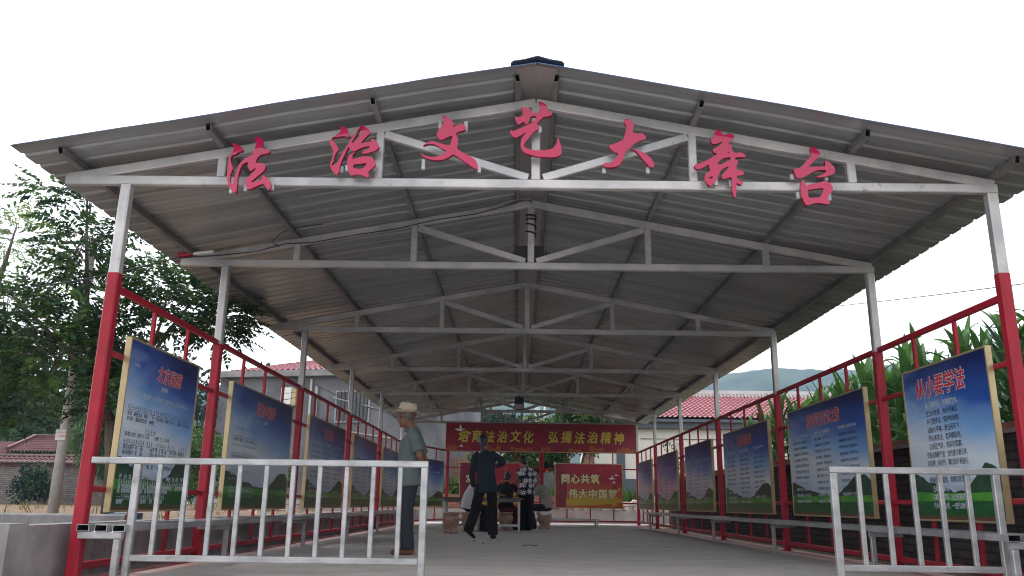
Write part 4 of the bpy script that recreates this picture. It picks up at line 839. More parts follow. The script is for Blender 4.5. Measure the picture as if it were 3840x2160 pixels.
rf = tile_roof((-25.6, 41.9, 2.80), (-22.0, 41.9, 2.80), (-25.6, 44.2, 3.62), (-22.0, 44.2, 3.62), 20, 6, MT['tile_dkred'], root, amp=0.07)
tile_roof((-33, 41.9, 2.65), (-25.7, 41.9, 2.65), (-33, 44.2, 3.40), (-25.7, 44.2, 3.40), 38, 6, MT['tile_dkred'], rf, 'lower_roof', amp=0.07)
b = MB(); b.bar((-25.65, 41.9, 2.95), (-25.65, 44.2, 3.75), 0.18, 0.2); b.bar((-25.7, 44.2, 3.72), (-22.0, 44.2, 3.72), 0.2, 0.22); b.build('ridge', MT['tile_dkred'], rf)
# poles
root = wthing('utility_pole', 'pale concrete utility pole with a small white plate beside the front left post', 'utility pole', (-5.735, 10.5, 0.28))
b = MB(); b.tube([(-5.735, 10.5, 0.25), (-5.735, 10.5, 2.5), (-5.735, 10.5, 3.95)], [0.066, 0.058, 0.052], 14); b.build('shaft', mat('pole_concrete', (0.46, 0.445, 0.42), 0.9, 0, 0.2, col2=(0.60, 0.585, 0.56), scale=9, detail=8, bump=0.2, bscale=90), root, smooth=True)
b = MB(); b.box((-5.80, 10.418, 1.27), (-5.67, 10.432, 1.40)); pl_ = b.build('plate', MT['white'], root)
b = MB(); bd = Board((-5.795, 10.417, 1.28), (1, 0, 0), (0, -1, 0))
bd.text(b, '保护电力设施', 0.008, 0.075, 0.026, 0.0, 0, xs=0.85); bd.text(b, '严禁攀登', 0.022, 0.025, 0.03, 0.0, 0, xs=0.9); b.build('lettering', MT['ink_red'], pl_, fix=False)
for x, y, h, r, lb in [(-3.1, 40, 5.55, 0.11, 'concrete pole standing behind the left part of the banner'), (1.05, 44, 7.2, 0.13, 'tall pale concrete pole rising behind the middle of the truss')]:
    root = wthing('utility_pole', lb, 'utility pole', (x, y, 0.4))
    b = MB(); b.tube([(x, y, 0.3), (x, y, h)], [r*1.2, r], 12); b.build('shaft', mat('far_pole_concrete', (0.42, 0.42, 0.42), 0.9, var=0.1), root, smooth=True)
    b = MB(); b.bar((x-0.5, y, h-0.9), (x+0.5, y, h-0.9), 0.07, 0.07); b.build('crossarm', MT['steel_dk'], root)
root = wthing('lamp_pole', 'thin white pole with a blue and white round lamp beyond the banner', 'lamp post', (1.42, 44, 0.4))
b = MB(); b.tube([(1.42, 43.9, 0.3), (1.42, 43.9, 7.0)], 0.05, 8); b.build('pole', MT['white'], root)
b = MB(); b.tube([(0.35, 43.6, 4.55), (0.35, 43.6, 4.70), (0.35, 43.6, 4.80)], [0.22, 0.24, 0.2], 12); b.tube([(0.35, 43.6, 4.86), (1.40, 43.9, 4.95)], 0.03, 6); lm = b.build('lamp', MT['white'], root)
b = MB(); b.tube([(0.35, 43.6, 4.802), (0.35, 43.6, 4.92)], [0.21, 0.12], 12); b.build('lamp_cap', mat('blue_plastic', (0.03, 0.09, 0.4), 0.4), lm)
b = MB(); b.box((-4.62, 9.65, 0.29), (-4.35, 9.9, 0.41)); tag(b.build('box', mat('blue_box', (0.10, 0.25, 0.42), 0.7, var=0.2)), 'faded blue box lying by the foot of the left tree', 'box')
# mountain range
def lerp_prof(pr, x):
    for (x0, z0), (x1, z1) in zip(pr, pr[1:]):
        if x <= x1: return z0+(z1-z0)*max(0, (x-x0))/(x1-x0)
    return pr[-1][1]
RID = [(-1300, 60), (-700, 90), (-350, 115), (-200, 124), (-71, 117), (-13, 128), (46, 113), (150, 120), (204, 134), (258, 142.5), (295, 139), (340, 140), (398, 151), (410, 153), (441, 146), (520, 140), (800, 120), (1300, 70)]
b = MB(); NX, NY = 260, 30; vs = []
for j in range(NY+1):
    for i in range(NX+1):
        x = -850+1700*i/NX; t = j/NY; y = 420+640*t
        h = lerp_prof(RID, x); prof = math.sin(min(1, t/0.75)*PI/2)**1.25 if t <= 0.75 else math.cos((t-0.75)/0.25*PI/2*0.8)
        nz = noise.fractal(Vector((x*0.008, y*0.012, 1.3)), 1.0, 2.0, 5)*7*prof*(1-math.exp(-abs(t-0.75)*6)) + noise.fractal(Vector((x*0.05, y*0.05, 4)), 1.0, 2.0, 4)*2.0*prof
        vs.append((x, y, -0.2+max(0, h*prof+nz)))
b.add(vs, [(j*(NX+1)+i, j*(NX+1)+i+1, (j+1)*(NX+1)+i+1, (j+1)*(NX+1)+i) for j in range(NY) for i in range(NX)])
tag(b.build('hills', mat('forest_slope', (0.028, 0.045, 0.024), 0.95, 0, 0.1, col2=(0.07, 0.09, 0.045), scale=0.03, detail=10), smooth=True), kind='structure')
# ------------------------------------------------------------------ vegetation
MT['bark'] = mat('bark', (0.075, 0.06, 0.045), 0.95, 0, 0.1, col2=(0.16, 0.13, 0.10), scale=14, stretch=(1, 1, 0.25), detail=8, bump=0.6, bscale=30)
LEAF = [leaf_mat('leaf_dark', (0.020, 0.055, 0.022)), leaf_mat('leaf_mid', (0.038, 0.092, 0.026)), leaf_mat('leaf_light', (0.07, 0.14, 0.03))]
YLEAF = [leaf_mat('leaf_yellow', (0.16, 0.24, 0.04), 0.45), leaf_mat('leaf_lime', (0.10, 0.19, 0.04), 0.45), leaf_mat('leaf_pale', (0.20, 0.26, 0.07), 0.45)]
def rvec(r): 
    while True:
        v = Vector((r.uniform(-1, 1), r.uniform(-1, 1), r.uniform(-1, 1)))
        if 0.05 < v.length < 1: return v
def leaf(mb, p, d, nrm, l, w, mi):
    s = d.cross(nrm).normalized(); n = s.cross(d).normalized(); q = p+d*l
    mb.add([p, p+d*l*0.42+s*w*0.5+n*w*0.12, q, p+d*l*0.42-s*w*0.5+n*w*0.12, p+d*l*0.5-n*w*0.05], [(0, 1, 4), (1, 2, 4), (2, 3, 4), (3, 0, 4)], mi)
def frond(mb, r, p, d, L, nl, ll, mis):
    d = d.normalized(); mi = r.choice(mis); pts = []; q = Vector(p); dd = Vector(d)
    for k in range(nl+1):
        pts.append(Vector(q)); q = q+dd*(L/nl); dd = (dd+Vector((0, 0, -0.10))).normalized()
    s0 = d.cross(Vector((0, 0, 1))); s0 = s0.normalized() if s0.length > 0.05 else Vector((1, 0, 0))
    tw = r.uniform(-0.5, 0.5); s0 = (s0*math.cos(tw)+Vector((0, 0, 1))*math.sin(tw)).normalized()
    for k in range(1, nl+1):
        t = (pts[k]-pts[k-1]).normalized(); nrm = (s0.cross(t).normalized()+rvec(r)*1.1).normalized()
        sc = math.sin(PI*(0.18+0.7*k/nl))
        for sgn in (-1, 1):
            ld = (s0*sgn*0.85+t*0.55+Vector((0, 0, -0.38+r.uniform(-0.15, 0.15)))).normalized()
            leaf(mb, pts[k], ld, nrm, ll*sc*r.uniform(0.9, 1.2), ll*0.46, mi)
    leaf(mb, pts[-1], (pts[-1]-pts[-2]).normalized(), s0.cross(dd), ll, ll*0.45, mi)
    mb.tube(pts, 0.003, 3, 3, cap=False)
def pinnate_tree(label, base, branches, clumps, seed, leaves, L=0.40, ll=0.10, twig=True, group=None):
    r = random.Random(seed); root = wthing('ash_tree', label, 'tree', base, group)
    b = MB()
    for pts, rad in branches: b.tube(pts, rad, 8)
    cm = MB()
    for c, rd, n, mis in clumps:
        c = Vector(c); rd = Vector(rd)
        for k in range(int(n*1.2)):
            v = rvec(r); v = v.normalized()*(v.length**0.6); p = c+Vector((v.x*rd.x, v.y*rd.y, v.z*rd.z))
            d = Vector((v.x, v.y, v.z*0.4+0.25))+rvec(r)*0.5
            frond(cm, r, p, d, L*r.uniform(0.7, 1.15), r.choice((5, 6, 6, 7)), ll*r.uniform(0.85, 1.15), mis)
            if twig and k % 5 == 0: cm.tube([c+(p-c)*0.25, p], 0.006, 3, 3, cap=False)
    b.build('trunk', MT['bark'], root, smooth=True); cm.build('crown', list(leaves)+[MT['bark']], root, fix=False)
    return root
D_, M_, L_ = (0, 0, 1, 1, 2), (0, 1, 1, 2, 2), (1, 1, 2, 2)
pinnate_tree('feathery-leaved tree with a slim brown trunk between the front left post and the first poster', (-4.95, 10.3, 0.29),
    [([(-4.95, 10.3, 0.25), (-4.99, 10.3, 0.9), (-5.08, 10.3, 1.5)], [0.085, 0.07, 0.062]),
     ([(-5.08, 10.3, 1.5), (-5.35, 10.35, 2.1), (-5.58, 10.3, 3.0), (-5.68, 10.25, 3.8), (-5.76, 10.2, 4.6)], [0.055, 0.042, 0.03, 0.022, 0.01]),
     ([(-5.05, 10.3, 1.35), (-4.88, 10.4, 1.9), (-4.68, 10.45, 2.45), (-4.45, 10.5, 2.9), (-4.2, 10.5, 3.2)], [0.045, 0.035, 0.026, 0.018, 0.008]),
     ([(-5.0, 10.3, 1.6), (-4.72, 10.35, 2.3), (-4.62, 10.4, 2.9), (-4.6, 10.4, 3.3)], [0.03, 0.024, 0.018, 0.008]),
     ([(-5.1, 10.3, 1.55), (-5.5, 10.2, 2.2), (-6.1, 10.1, 2.75), (-6.7, 10.0, 3.3)], [0.05, 0.036, 0.024, 0.01])],
    [((-5.66, 10.2, 4.0), (0.36, 0.42, 0.72), 105, D_), ((-5.98, 10.1, 4.42), (0.40, 0.35, 0.18), 26, D_), ((-5.55, 10.3, 3.1), (0.50, 0.55, 0.55), 120, M_),
     ((-4.30, 10.6, 3.00), (0.62, 0.6, 0.36), 170, D_), ((-4.65, 10.5, 3.25), (0.45, 0.5, 0.25), 60, (1, 1, 2)), ((-3.95, 10.7, 2.86), (0.35, 0.5, 0.28), 60, D_),
     ((-6.45, 10.1, 2.72), (0.50, 0.55, 0.40), 120, D_), ((-5.75, 10.2, 2.35), (0.55, 0.6, 0.45), 130, M_), ((-5.15, 10.3, 2.55), (0.35, 0.4, 0.35), 60, M_), ((-4.95, 10.3, 1.75), (0.40, 0.45, 0.45), 90, D_), ((-6.6, 10.1, 2.2), (0.5, 0.6, 0.5), 90, D_), ((-4.6, 10.5, 2.05), (0.3, 0.3, 0.2), 6, D_)],
    11, LEAF)
pinnate_tree('taller yellow-green feathery tree at the far left edge', (-9.9, 14.2, 0.29),
    [([(-9.9, 14.2, 0.2), (-9.8, 14.2, 2.0), (-9.5, 14.2, 3.6), (-9.3, 14.2, 4.6), (-9.2, 14.2, 5.4)], [0.12, 0.1, 0.07, 0.04, 0.01]), ([(-9.6, 14.2, 3.0), (-8.9, 14.1, 3.8), (-8.2, 14.0, 4.4)], [0.04, 0.025, 0.01])],
    [((-9.15, 14.2, 5.15), (0.6, 0.6, 0.5), 110, (0, 0, 1, 2)), ((-8.5, 14.1, 4.35), (0.8, 0.6, 0.2), 40, (1, 2)), ((-9.3, 14.2, 3.8), (0.6, 0.6, 0.4), 60, (0, 1, 1)), ((-9.2, 14.1, 3.2), (0.6, 0.6, 0.5), 80, (1, 1))],
    12, YLEAF, 0.34, 0.075)
pinnate_tree('shaded feathery tree crowding the left edge in front of the dark woods', (-8.9, 12.5, 0.29),
    [([(-8.9, 12.5, 0.2), (-8.7, 12.5, 1.6), (-8.1, 12.5, 2.6), (-7.4, 12.5, 3.2)], [0.11, 0.09, 0.05, 0.01])],
    [((-7.9, 12.5, 2.75), (0.6, 0.6, 0.40), 85, D_), ((-7.6, 12.5, 2.2), (0.75, 0.7, 0.45), 110, M_), ((-8.5, 12.5, 2.4), (0.6, 0.6, 0.6), 90, D_), ((-7.2, 12.6, 2.45), (0.5, 0.6, 0.35), 55, D_), ((-8.3, 12.5, 1.9), (0.6, 0.6, 0.4), 80, D_)],
    13, LEAF)
def leafy(name, label, cat, base, crowns, n, ls, mats, seed, trunk=None, group=None, mis=(0, 0, 1, 1, 2), flat=0.0, hang=False):
    """trunk + clumps of single leaves spread through the crown's volume, with gaps between clumps"""
    r = random.Random(seed); root = wthing(name, label, cat, base, group)
    if trunk:
        b = MB()
        for pts, rad in trunk: b.tube(pts, rad, 8)
        b.build('trunk', MT['bark'], root, smooth=True)
    cm = MB()
    for c, rd in crowns:
        c = Vector(c); rd = Vector(rd); vol = rd.x*rd.y*rd.z
        nc = max(6, int(n/60))
        for k in range(nc):
            v = rvec(r).normalized()*r.uniform(0.35, 1.0); cc = c+Vector((v.x*rd.x, v.y*rd.y, v.z*rd.z)); cr = (vol**(1/3))*r.uniform(0.16, 0.36); mi = r.choice(mis)
            for q in range(60):
                u = rvec(r); p = cc+u*cr
                d = (u.normalized()+rvec(r)*0.8+Vector((0, 0, -0.25 if not hang else -2.0))).normalized(); l = ls*r.uniform(0.6, 1.3)
                m_ = mi if r.random() < 0.75 else r.choice(mis)
                leaf(cm, p, d, rvec(r).normalized(), l, l*(0.5 if not hang else 0.16), m_)
    cm.build('foliage' if name != 'tree' else 'crown', mats, root, fix=False); return root
DK = [leaf_mat('wood_dark', (0.012, 0.030, 0.014), 0.25), leaf_mat('wood_mid', (0.022, 0.052, 0.020), 0.25), leaf_mat('wood_light', (0.045, 0.095, 0.028), 0.3)]
def trunk_of(x, y, z0, z1, r): return [([(x, y, z0), (x+0.1, y, (z0+z1)/2), (x, y, z1)], [r, r*0.8, r*0.4])]
for k, (x, y, h, w, mi, lb) in enumerate([(-33, 52, 10.0, 4.5, (0, 0, 1), 'big dark tree above the gatehouse roof, leftmost of the woods'), (-27.5, 54, 11.5, 4.5, (0, 0, 0, 1), 'tallest dark tree in the woods behind the pole'), (-22.5, 50, 9.0, 4.0, (0, 0, 1), 'dark round tree in the woods right of the utility pole'), (-28.0, 48.5, 5.6, 2.6, (1, 2, 2), 'lower bright green tree in front of the dark woods'), (-18, 56, 9, 4.0, (0, 1), 'dark tree in the woods just left of the first poster')]):
    leafy('tree', lb, 'tree', (x, y, 0.2), [((x, y, h*0.62), (w, w*0.8, h*0.38)), ((x+w*0.3, y, h*0.35), (w*0.9, w*0.7, h*0.25))], 5200, 0.42, DK, 30+k, trunk_of(x, y, 0, h*0.6, 0.3), 'trees of the dark wood on the left', mi)
leafy('willow_tree', 'weeping willow with hanging pale green strands beside the utility pole', 'tree', (-15.8, 33, 0.29), [((-15.9, 33, 4.2), (1.7, 1.3, 1.0)), ((-16.2, 33, 2.9), (1.6, 1.2, 1.0)), ((-15.4, 33, 2.1), (1.3, 1.0, 0.7))], 5600, 0.36, [leaf_mat('willow_dark', (0.045, 0.09, 0.035), 0.3), leaf_mat('willow_mid', (0.075, 0.14, 0.05), 0.3), leaf_mat('willow_light', (0.10, 0.18, 0.07), 0.3)], 41, trunk_of(-15.6, 33, 0.2, 4.0, 0.22), mis=(0, 1, 1, 2), hang=True)
leafy('bush', 'round dark green bush in front of the pale brick wall', 'bush', (-19.5, 34, 0.29), [((-19.5, 34, 1.1), (0.85, 0.7, 0.78))], 3000, 0.14, [leaf_mat('bush_dark', (0.016, 0.042, 0.022), 0.2), leaf_mat('bush_mid', (0.028, 0.065, 0.032), 0.2), leaf_mat('bush_light', (0.05, 0.10, 0.045), 0.2)], 42)
leafy('bush', 'low scrubby bush at the far left end of the pale brick wall', 'bush', (-22.6, 34.6, 0.29), [((-22.7, 34.6, 0.7), (0.8, 0.6, 0.55))], 1500, 0.14, DK, 43, mis=(1, 2, 2))
BU = [leaf_mat('shrub_dark', (0.035, 0.075, 0.022), 0.35), leaf_mat('shrub_mid', (0.065, 0.13, 0.03), 0.35), leaf_mat('shrub_light', (0.12, 0.20, 0.045), 0.35)]
leafy('bush', 'sunlit green shrub between the first poster and the second left post', 'bush', (-9.6, 25, 0.29), [((-9.5, 25, 1.5), (0.9, 0.8, 1.2))], 3600, 0.12, BU, 44)
leafy('bush', 'green shrub between the second and third left posters', 'bush', (-7.6, 26, 0.29), [((-7.7, 26, 1.4), (0.7, 0.7, 1.1))], 3200, 0.12, BU, 45)
leafy('tree', 'small green tree beside the grey house wall, behind the second left post', 'tree', (-10.6, 28, 0.29), [((-10.6, 28, 2.2), (0.8, 0.8, 0.9))], 2400, 0.13, BU, 46, trunk_of(-10.6, 28, 0.2, 2.0, 0.06))
RT = [leaf_mat('pear_dark', (0.025, 0.060, 0.020), 0.35), leaf_mat('pear_mid', (0.055, 0.115, 0.028), 0.35), leaf_mat('pear_light', (0.14, 0.21, 0.06), 0.4)]
leafy('fruit_tree', 'leafy fruit tree with forked dark branches in the garden behind the banner', 'tree', (2.3, 31, 0.66),
    [((1.4, 31, 3.0), (1.5, 1.0, 0.75)), ((0.2, 31.2, 2.7), (0.9, 0.9, 0.6)), ((2.6, 31, 3.3), (1.1, 0.9, 0.9)), ((2.2, 31, 4.0), (0.9, 0.7, 0.5)), ((0.9, 30.8, 2.1), (0.9, 0.7, 0.4))], 4200, 0.15, RT, 47,
    [([(2.32, 31, 0.6), (2.25, 31, 1.2), (2.0, 31, 1.9), (1.5, 31, 2.8)], [0.09, 0.075, 0.055, 0.03]), ([(2.25, 31, 1.1), (2.35, 31, 1.9), (2.6, 31, 2.9), (2.5, 31, 3.8)], [0.07, 0.05, 0.035, 0.015]), ([(2.2, 31, 1.3), (1.5, 30.9, 1.8), (0.8, 30.9, 2.3), (0.2, 31, 2.8)], [0.055, 0.045, 0.03, 0.015])], mis=(0, 1, 1, 2))
leafy('tree', 'dark bushy tree far behind the left end of the banner', 'tree', (-4.4, 62, 0.2), [((-4.6, 62, 6.2), (3.6, 2.5, 1.8)), ((-1.0, 64, 5.9), (2.6, 2, 1.4))], 5000, 0.35, DK, 48, trunk_of(-4.4, 62, 0, 5.5, 0.25), mis=(0, 0, 1))
leafy('bush', 'spindly half-bare shrub standing before the cream house wall', 'bush', (6.0, 31.5, 0.66), [((6.0, 31.5, 2.1), (0.55, 0.5, 1.2))], 600, 0.10, RT, 49, [([(6.0, 31.5, 0.6), (6.0+dx*0.5, 31.5, 1.8), (6.0+dx, 31.5, 3.2)], [0.02, 0.012, 0.004]) for dx in (-0.5, -0.25, 0, 0.3, 0.5)], mis=(1, 2, 2))
leafy('bush', 'bright green bush behind the knee-high brick wall, left of the slogan board', 'bush', (-2.05, 28.8, 0.66), [((-2.1, 28.8, 1.0), (0.35, 0.35, 0.35))], 1200, 0.12, BU, 50, mis=(1, 2, 2))
leafy('bush', 'thin leafy sapling against the red garden wall', 'bush', (-1.75, 30, 0.66), [((-1.75, 30, 1.9), (0.3, 0.3, 0.6))], 400, 0.12, BU, 51, [([(-1.75, 30, 0.6), (-1.78, 30, 1.5), (-1.7, 30, 2.4)], [0.015, 0.01, 0.005])], mis=(1, 2))
# garden weeds and poppies
r = random.Random(77); b = MB()
for k in range(5200):
    x = r.uniform(-6.5, 4.5); y = r.uniform(28.1, 31.5); h = r.uniform(0.15, 0.5); p = Vector((x, y, 0.5)); d = Vector((r.uniform(-.4, .4), r.uniform(-.4, .4), 1)).normalized()
    leaf(b, p, d, Vector((r.uniform(-1, 1), r.uniform(-1, 1), 0.1)).normalized(), h+0.25, 0.05, r.choice((0, 1, 1, 2)))
b2 = b.build('weeds', BU, None, fix=False); tag(b2, 'bright green weeds filling the garden bed behind the pavilion', 'plants', kind='stuff')
POP = mat('poppy_red', (0.62, 0.03, 0.025), 0.5); POPP = mat('poppy_pink', (0.75, 0.50, 0.45), 0.5); STEM = MT_stem = leaf_mat('stem_green', (0.06, 0.13, 0.04), 0.2)
def flower(x, y, z, h, m, label):
    root = wthing('poppy', label, 'flower', (x, y, z), 'poppies in the garden bed')
    b = MB(); b.tube([(x, y, z), (x+0.01, y, z+h*0.6), (x, y-0.02, z+h)], 0.006, 5); b.build('stem', STEM, root)
    b = MB(); rr = random.Random(int(x*100))
    for k in range(5):
        a = 2*PI*k/5; d = Vector((math.cos(a), -0.35, math.sin(a))).normalized(); leaf(b, Vector((x, y-0.02, z+h)), d, Vector((0, -1, 0)), 0.055, 0.065, 0)
    b.build('blossom', m, root, fix=False)
for x, y, h, m, lb in [(1.45, 28.5, 0.90, POP, 'largest red poppy, just left of the right slogan board'), (1.38, 28.3, 0.62, POP, 'red poppy low on its stem beside the right slogan board'), (1.55, 28.9, 0.68, POP, 'small red poppy touching the edge of the right slogan board'), (1.02, 29.2, 1.10, POP, 'red poppy showing just right of the central red post'), (1.3, 29.0, 1.35, POPP, 'pale pink poppy above the red ones'), (-1.72, 28.7, 0.60, POPP, 'pale pink poppy beside the left slogan board')]:
    flower(x, y, 0.6, h, m, lb)
# maize
CORN = [leaf_mat('maize_dark', (0.030, 0.080, 0.026), 0.3), leaf_mat('maize_mid', (0.05, 0.13, 0.03), 0.35), leaf_mat('maize_light', (0.08, 0.18, 0.04), 0.4)]
def blade(mb, r, p, az, L, w, up, mi):
    d = Vector((math.cos(az)*(1-up), math.sin(az)*(1-up), up+0.25)).normalized(); s = Vector((-math.sin(az), math.cos(az), 0)); q = Vector(p); n = 7; rows = []
    drop = r.uniform(0.08, 0.46)
    for k in range(n+1):
        t = k/n; ww = w*math.sin(PI*min(1, 0.22+0.78*t))**0.8*(1 if t < 0.98 else 0.05); nn = d.cross(s)
        rows.append((q-s*ww/2+nn*ww*0.12, Vector(q), q+s*ww/2+nn*ww*0.12)); q = q+d*L/n; d = (d+Vector((0, 0, -drop))).normalized()
    vs = [v for rw in rows for v in rw]
    mb.add(vs, [(k*3+j, k*3+j+1, k*3+j+4, k*3+j+3) for k in range(n) for j in (0, 1)], mi)
def corn_proto(seed, h):
    r = random.Random(seed); root = thing('maize_plant', 'green maize plant in the field behind the dark brick wall', 'maize plant', (0, 0, 0), 0, 'maize plants behind the right wall')
    b = MB(); b.tube([(0, 0, 0), (0.01, 0, h*0.5), (0, 0.01, h*0.95)], [0.016, 0.013, 0.007], 6); b.build('stalk', CORN[1], root)
    b = MB(); az = r.uniform(0, 6)
    for k in range(11):
        z = h*(0.18+0.075*k); az += PI+r.uniform(-0.5, 0.5); blade(b, r, (0, 0, z), az, r.uniform(0.6, 0.8), r.uniform(0.115, 0.155), 0.45+0.035*k, r.choice((0, 1, 1, 2)))
    for k in range(3): blade(b, r, (0, 0, h*0.94), az+k*2.1, 0.46, 0.10, 0.85, r.choice((1, 2)))
    b.build('leaves', CORN, root, fix=False); return root
protos = [corn_proto(60+k, h) for k, h in enumerate((1.62, 1.75, 1.5, 1.68))]
used = set(); r = random.Random(9)
for row, x in enumerate((5.05, 5.4, 5.9, 6.6)):
    y = 6.0+0.1*row
    while y < (18, 17, 14, 11)[row]:
        k = r.randrange(4); o = protos[k] if k not in used else copy_tree(protos[k]); used.add(k)
        o.location = (x+r.uniform(-.12, .12), y, 0.93); o.rotation_euler = (r.uniform(-.06, .06), r.uniform(-.06, .06), r.uniform(0, 6.28)); s = r.uniform(0.76, 0.93)*(1-0.010*max(0, y-8)); o.scale = (s, s, s)
        y += r.uniform(0.24, 0.36)

# dry tufts and stones scattered over the terrace
r = random.Random(5); b = MB()
for k in range(420):
    x = r.uniform(-26, -4.2); y = r.uniform(9.5, 35); n_ = r.randrange(3, 7)
    if r.random() < 0.3:
        c = Vector((x, y, 0.30)); q = r.uniform(0.03, 0.12); m_ = [c+Vector((math.cos(a)*q*r.uniform(.7, 1.2), math.sin(a)*q*r.uniform(.7, 1.2), -0.02)) for a in [2*PI*i/6 for i in range(6)]]
        b.add(m_+[c+Vector((r.uniform(-.3, .3)*q, 0, q*0.75))], [(i, (i+1) % 6, 6) for i in range(6)], 1)
    else:
        for i in range(n_): leaf(b, Vector((x+r.uniform(-.06, .06), y+r.uniform(-.06, .06), 0.28)), Vector((r.uniform(-.6, .6), r.uniform(-.6, .6), 1)).normalized(), Vector((r.uniform(-1, 1), r.uniform(-1, 1), 0)).normalized(), r.uniform(0.08, 0.28), 0.02, r.choice((0, 0, 2)))
tag(b.build('grass', [leaf_mat('dry_grass', (0.20, 0.16, 0.07), 0.3), mat('pebble', (0.30, 0.27, 0.24), 0.9, var=0.3), BU[1]], None, fix=False), 'dry grass tufts and stones on the bare earth of the terrace', 'grass', kind='stuff')
# ------------------------------------------------------------------ people
TSC = bpy.data.scenes.new('workbench')        # scratch scene for remeshing, removed again below
def vec(*a): return Vector(a)
def loft(mb, rings, n=14):
    """rings: (centre, half-width, half-depth, width axis); closed at both ends"""
    cs = [Vector(r[0]) for r in rings]; vs = []; m = len(rings)
    for i, (c, rx, ry, ax) in enumerate(rings):
        d = (cs[min(i+1, m-1)]-cs[max(i-1, 0)]).normalized(); a = Vector(ax); a = (a-d*a.dot(d)).normalized(); b = d.cross(a).normalized()
        for k in range(n):
            t = 2*PI*k/n; vs.append(cs[i]+a*rx*math.cos(t)+b*ry*math.sin(t))
    fs = [(i*n+k, i*n+(k+1) % n, (i+1)*n+(k+1) % n, (i+1)*n+k) for i in range(m-1) for k in range(n)]
    fs += [tuple(range(n-1, -1, -1)), tuple((m-1)*n+k for k in range(n))]
    mb.add(vs, fs)
def limb(mb, pts, rs, n=12, round_ends=True):
    pts = [Vector(p) for p in pts]; d = (pts[-1]-pts[0]).normalized(); ax = d.cross(Vector((0.13, 0.3, 1))).normalized()
    P, Rr = [], []
    for i in range(len(pts)-1):
        for k in range(3): t = k/3; P.append(pts[i].lerp(pts[i+1], t)); Rr.append(rs[i]*(1-t)+rs[i+1]*t)
    P.append(pts[-1]); Rr.append(rs[-1])
    loft(mb, [(p, r_, r_, ax) for p, r_ in zip(P, Rr)], n)
def blob(mb, c, rad, fwd=(0, 1, 0), up=(0, 0, 1), nu=16, nv=10):
    c = Vector(c); f = Vector(fwd).normalized(); u = Vector(up); u = (u-f*u.dot(f)).normalized(); s = f.cross(u); vs = [c+u*rad[2]]
    for i in range(1, nv):
        th = PI*i/nv
        for k in range(nu):
            ph = 2*PI*k/nu; vs.append(c+s*rad[0]*math.sin(th)*math.cos(ph)+f*rad[1]*math.sin(th)*math.sin(ph)+u*rad[2]*math.cos(th))
    vs.append(c-u*rad[2]); L = len(vs)-1
    fs = [(0, 1+k, 1+(k+1) % nu) for k in range(nu)]+[(1+i*nu+k, 1+(i+1)*nu+k, 1+(i+1)*nu+(k+1) % nu, 1+i*nu+(k+1) % nu) for i in range(nv-2) for k in range(nu)]
    fs += [(L, 1+(nv-2)*nu+(k+1) % nu, 1+(nv-2)*nu+k) for k in range(nu)]
    mb.add(vs, fs)
PEND = []
def fuse(name, mb, voxel, it, m, parent, wrinkle=0.0, wscale=9.0, seed=0):
    me = bpy.data.meshes.new('tmp'); me.from_pydata(mb.v, [], mb.f)
    bm = bmesh.new(); bm.from_mesh(me); bmesh.ops.recalc_face_normals(bm, faces=bm.faces); bm.to_mesh(me); bm.free()
    ob = bpy.data.objects.new('tmp', me); TSC.collection.objects.link(ob)
    rm = ob.modifiers.new('r', 'REMESH'); rm.mode = 'VOXEL'; rm.voxel_size = voxel; rm.use_smooth_shade = True
    sm = ob.modifiers.new('s', 'SMOOTH'); sm.factor = 0.5; sm.iterations = it
    o = link_mesh(name, bpy.data.meshes.new(name), parent); PEND.append((ob, o, m, wrinkle, wscale, seed)); return o
def finish_fusing():                                # one evaluation for every pending body and garment
    with bpy.context.temp_override(scene=TSC, view_layer=TSC.view_layers[0]):
        dg = bpy.context.evaluated_depsgraph_get(); dg.update()
    for ob, o, m, wrinkle, wscale, seed in PEND:
        out = bpy.data.meshes.new_from_object(ob.evaluated_get(dg)); old = o.data; nm = old.name
        if wrinkle:
            nr = [Vector(v.normal) for v in out.vertices]; co = []
            for v, n_ in zip(out.vertices, nr):
                p = v.co*wscale; w = noise.noise(Vector((p.x, p.y, p.z*0.45+seed)))+0.5*noise.noise(p*2.3)
                co.extend(v.co+n_*w*wrinkle)
            out.vertices.foreach_set('co', co); out.update()
        out.materials.clear(); out.materials.append(m); o.data = out; bpy.data.meshes.remove(old); out.name = nm
    for job in PEND: me = job[0].data; bpy.data.objects.remove(job[0]); bpy.data.meshes.remove(me)
def hand(mb, w, d, pn, s=1.0, curl=0.5):
    """palm, four bent fingers and a thumb; w wrist, d pointing direction, pn the way the palm faces"""
    w = Vector(w); d = Vector(d).normalized(); pn = Vector(pn); pn = (pn-d*pn.dot(d)).normalized(); sd_ = d.cross(pn).normalized()
    loft(mb, [(w-d*0.01, 0.022*s, 0.016*s, sd_), (w+d*0.03*s, 0.036*s, 0.016*s, sd_), (w+d*0.075*s, 0.042*s, 0.014*s, sd_), (w+d*0.09*s, 0.036*s, 0.011*s, sd_)], 10)
    for k, (o, L) in enumerate(((-0.031, 0.070), (-0.0105, 0.080), (0.0105, 0.075), (0.031, 0.058))):
        p = w+d*0.085*s+sd_*o*s; q = p+(d+pn*curl*0.5).normalized()*L*0.45*s; e = q+(d*0.8+pn*curl*1.4).normalized()*L*0.55*s
        mb.tube([p-d*0.012, q, e], [0.0092*s, 0.0085*s, 0.0068*s], 6)
    p = w+d*0.03*s-sd_*0.032*s; q = p+(d*0.6-sd_*0.7+pn*0.3).normalized()*0.035*s; mb.tube([p+sd_*0.012, q, q+(d*0.85-sd_*0.15+pn*0.4).normalized()*0.032*s], [0.012*s, 0.0105*s, 0.008*s], 6)
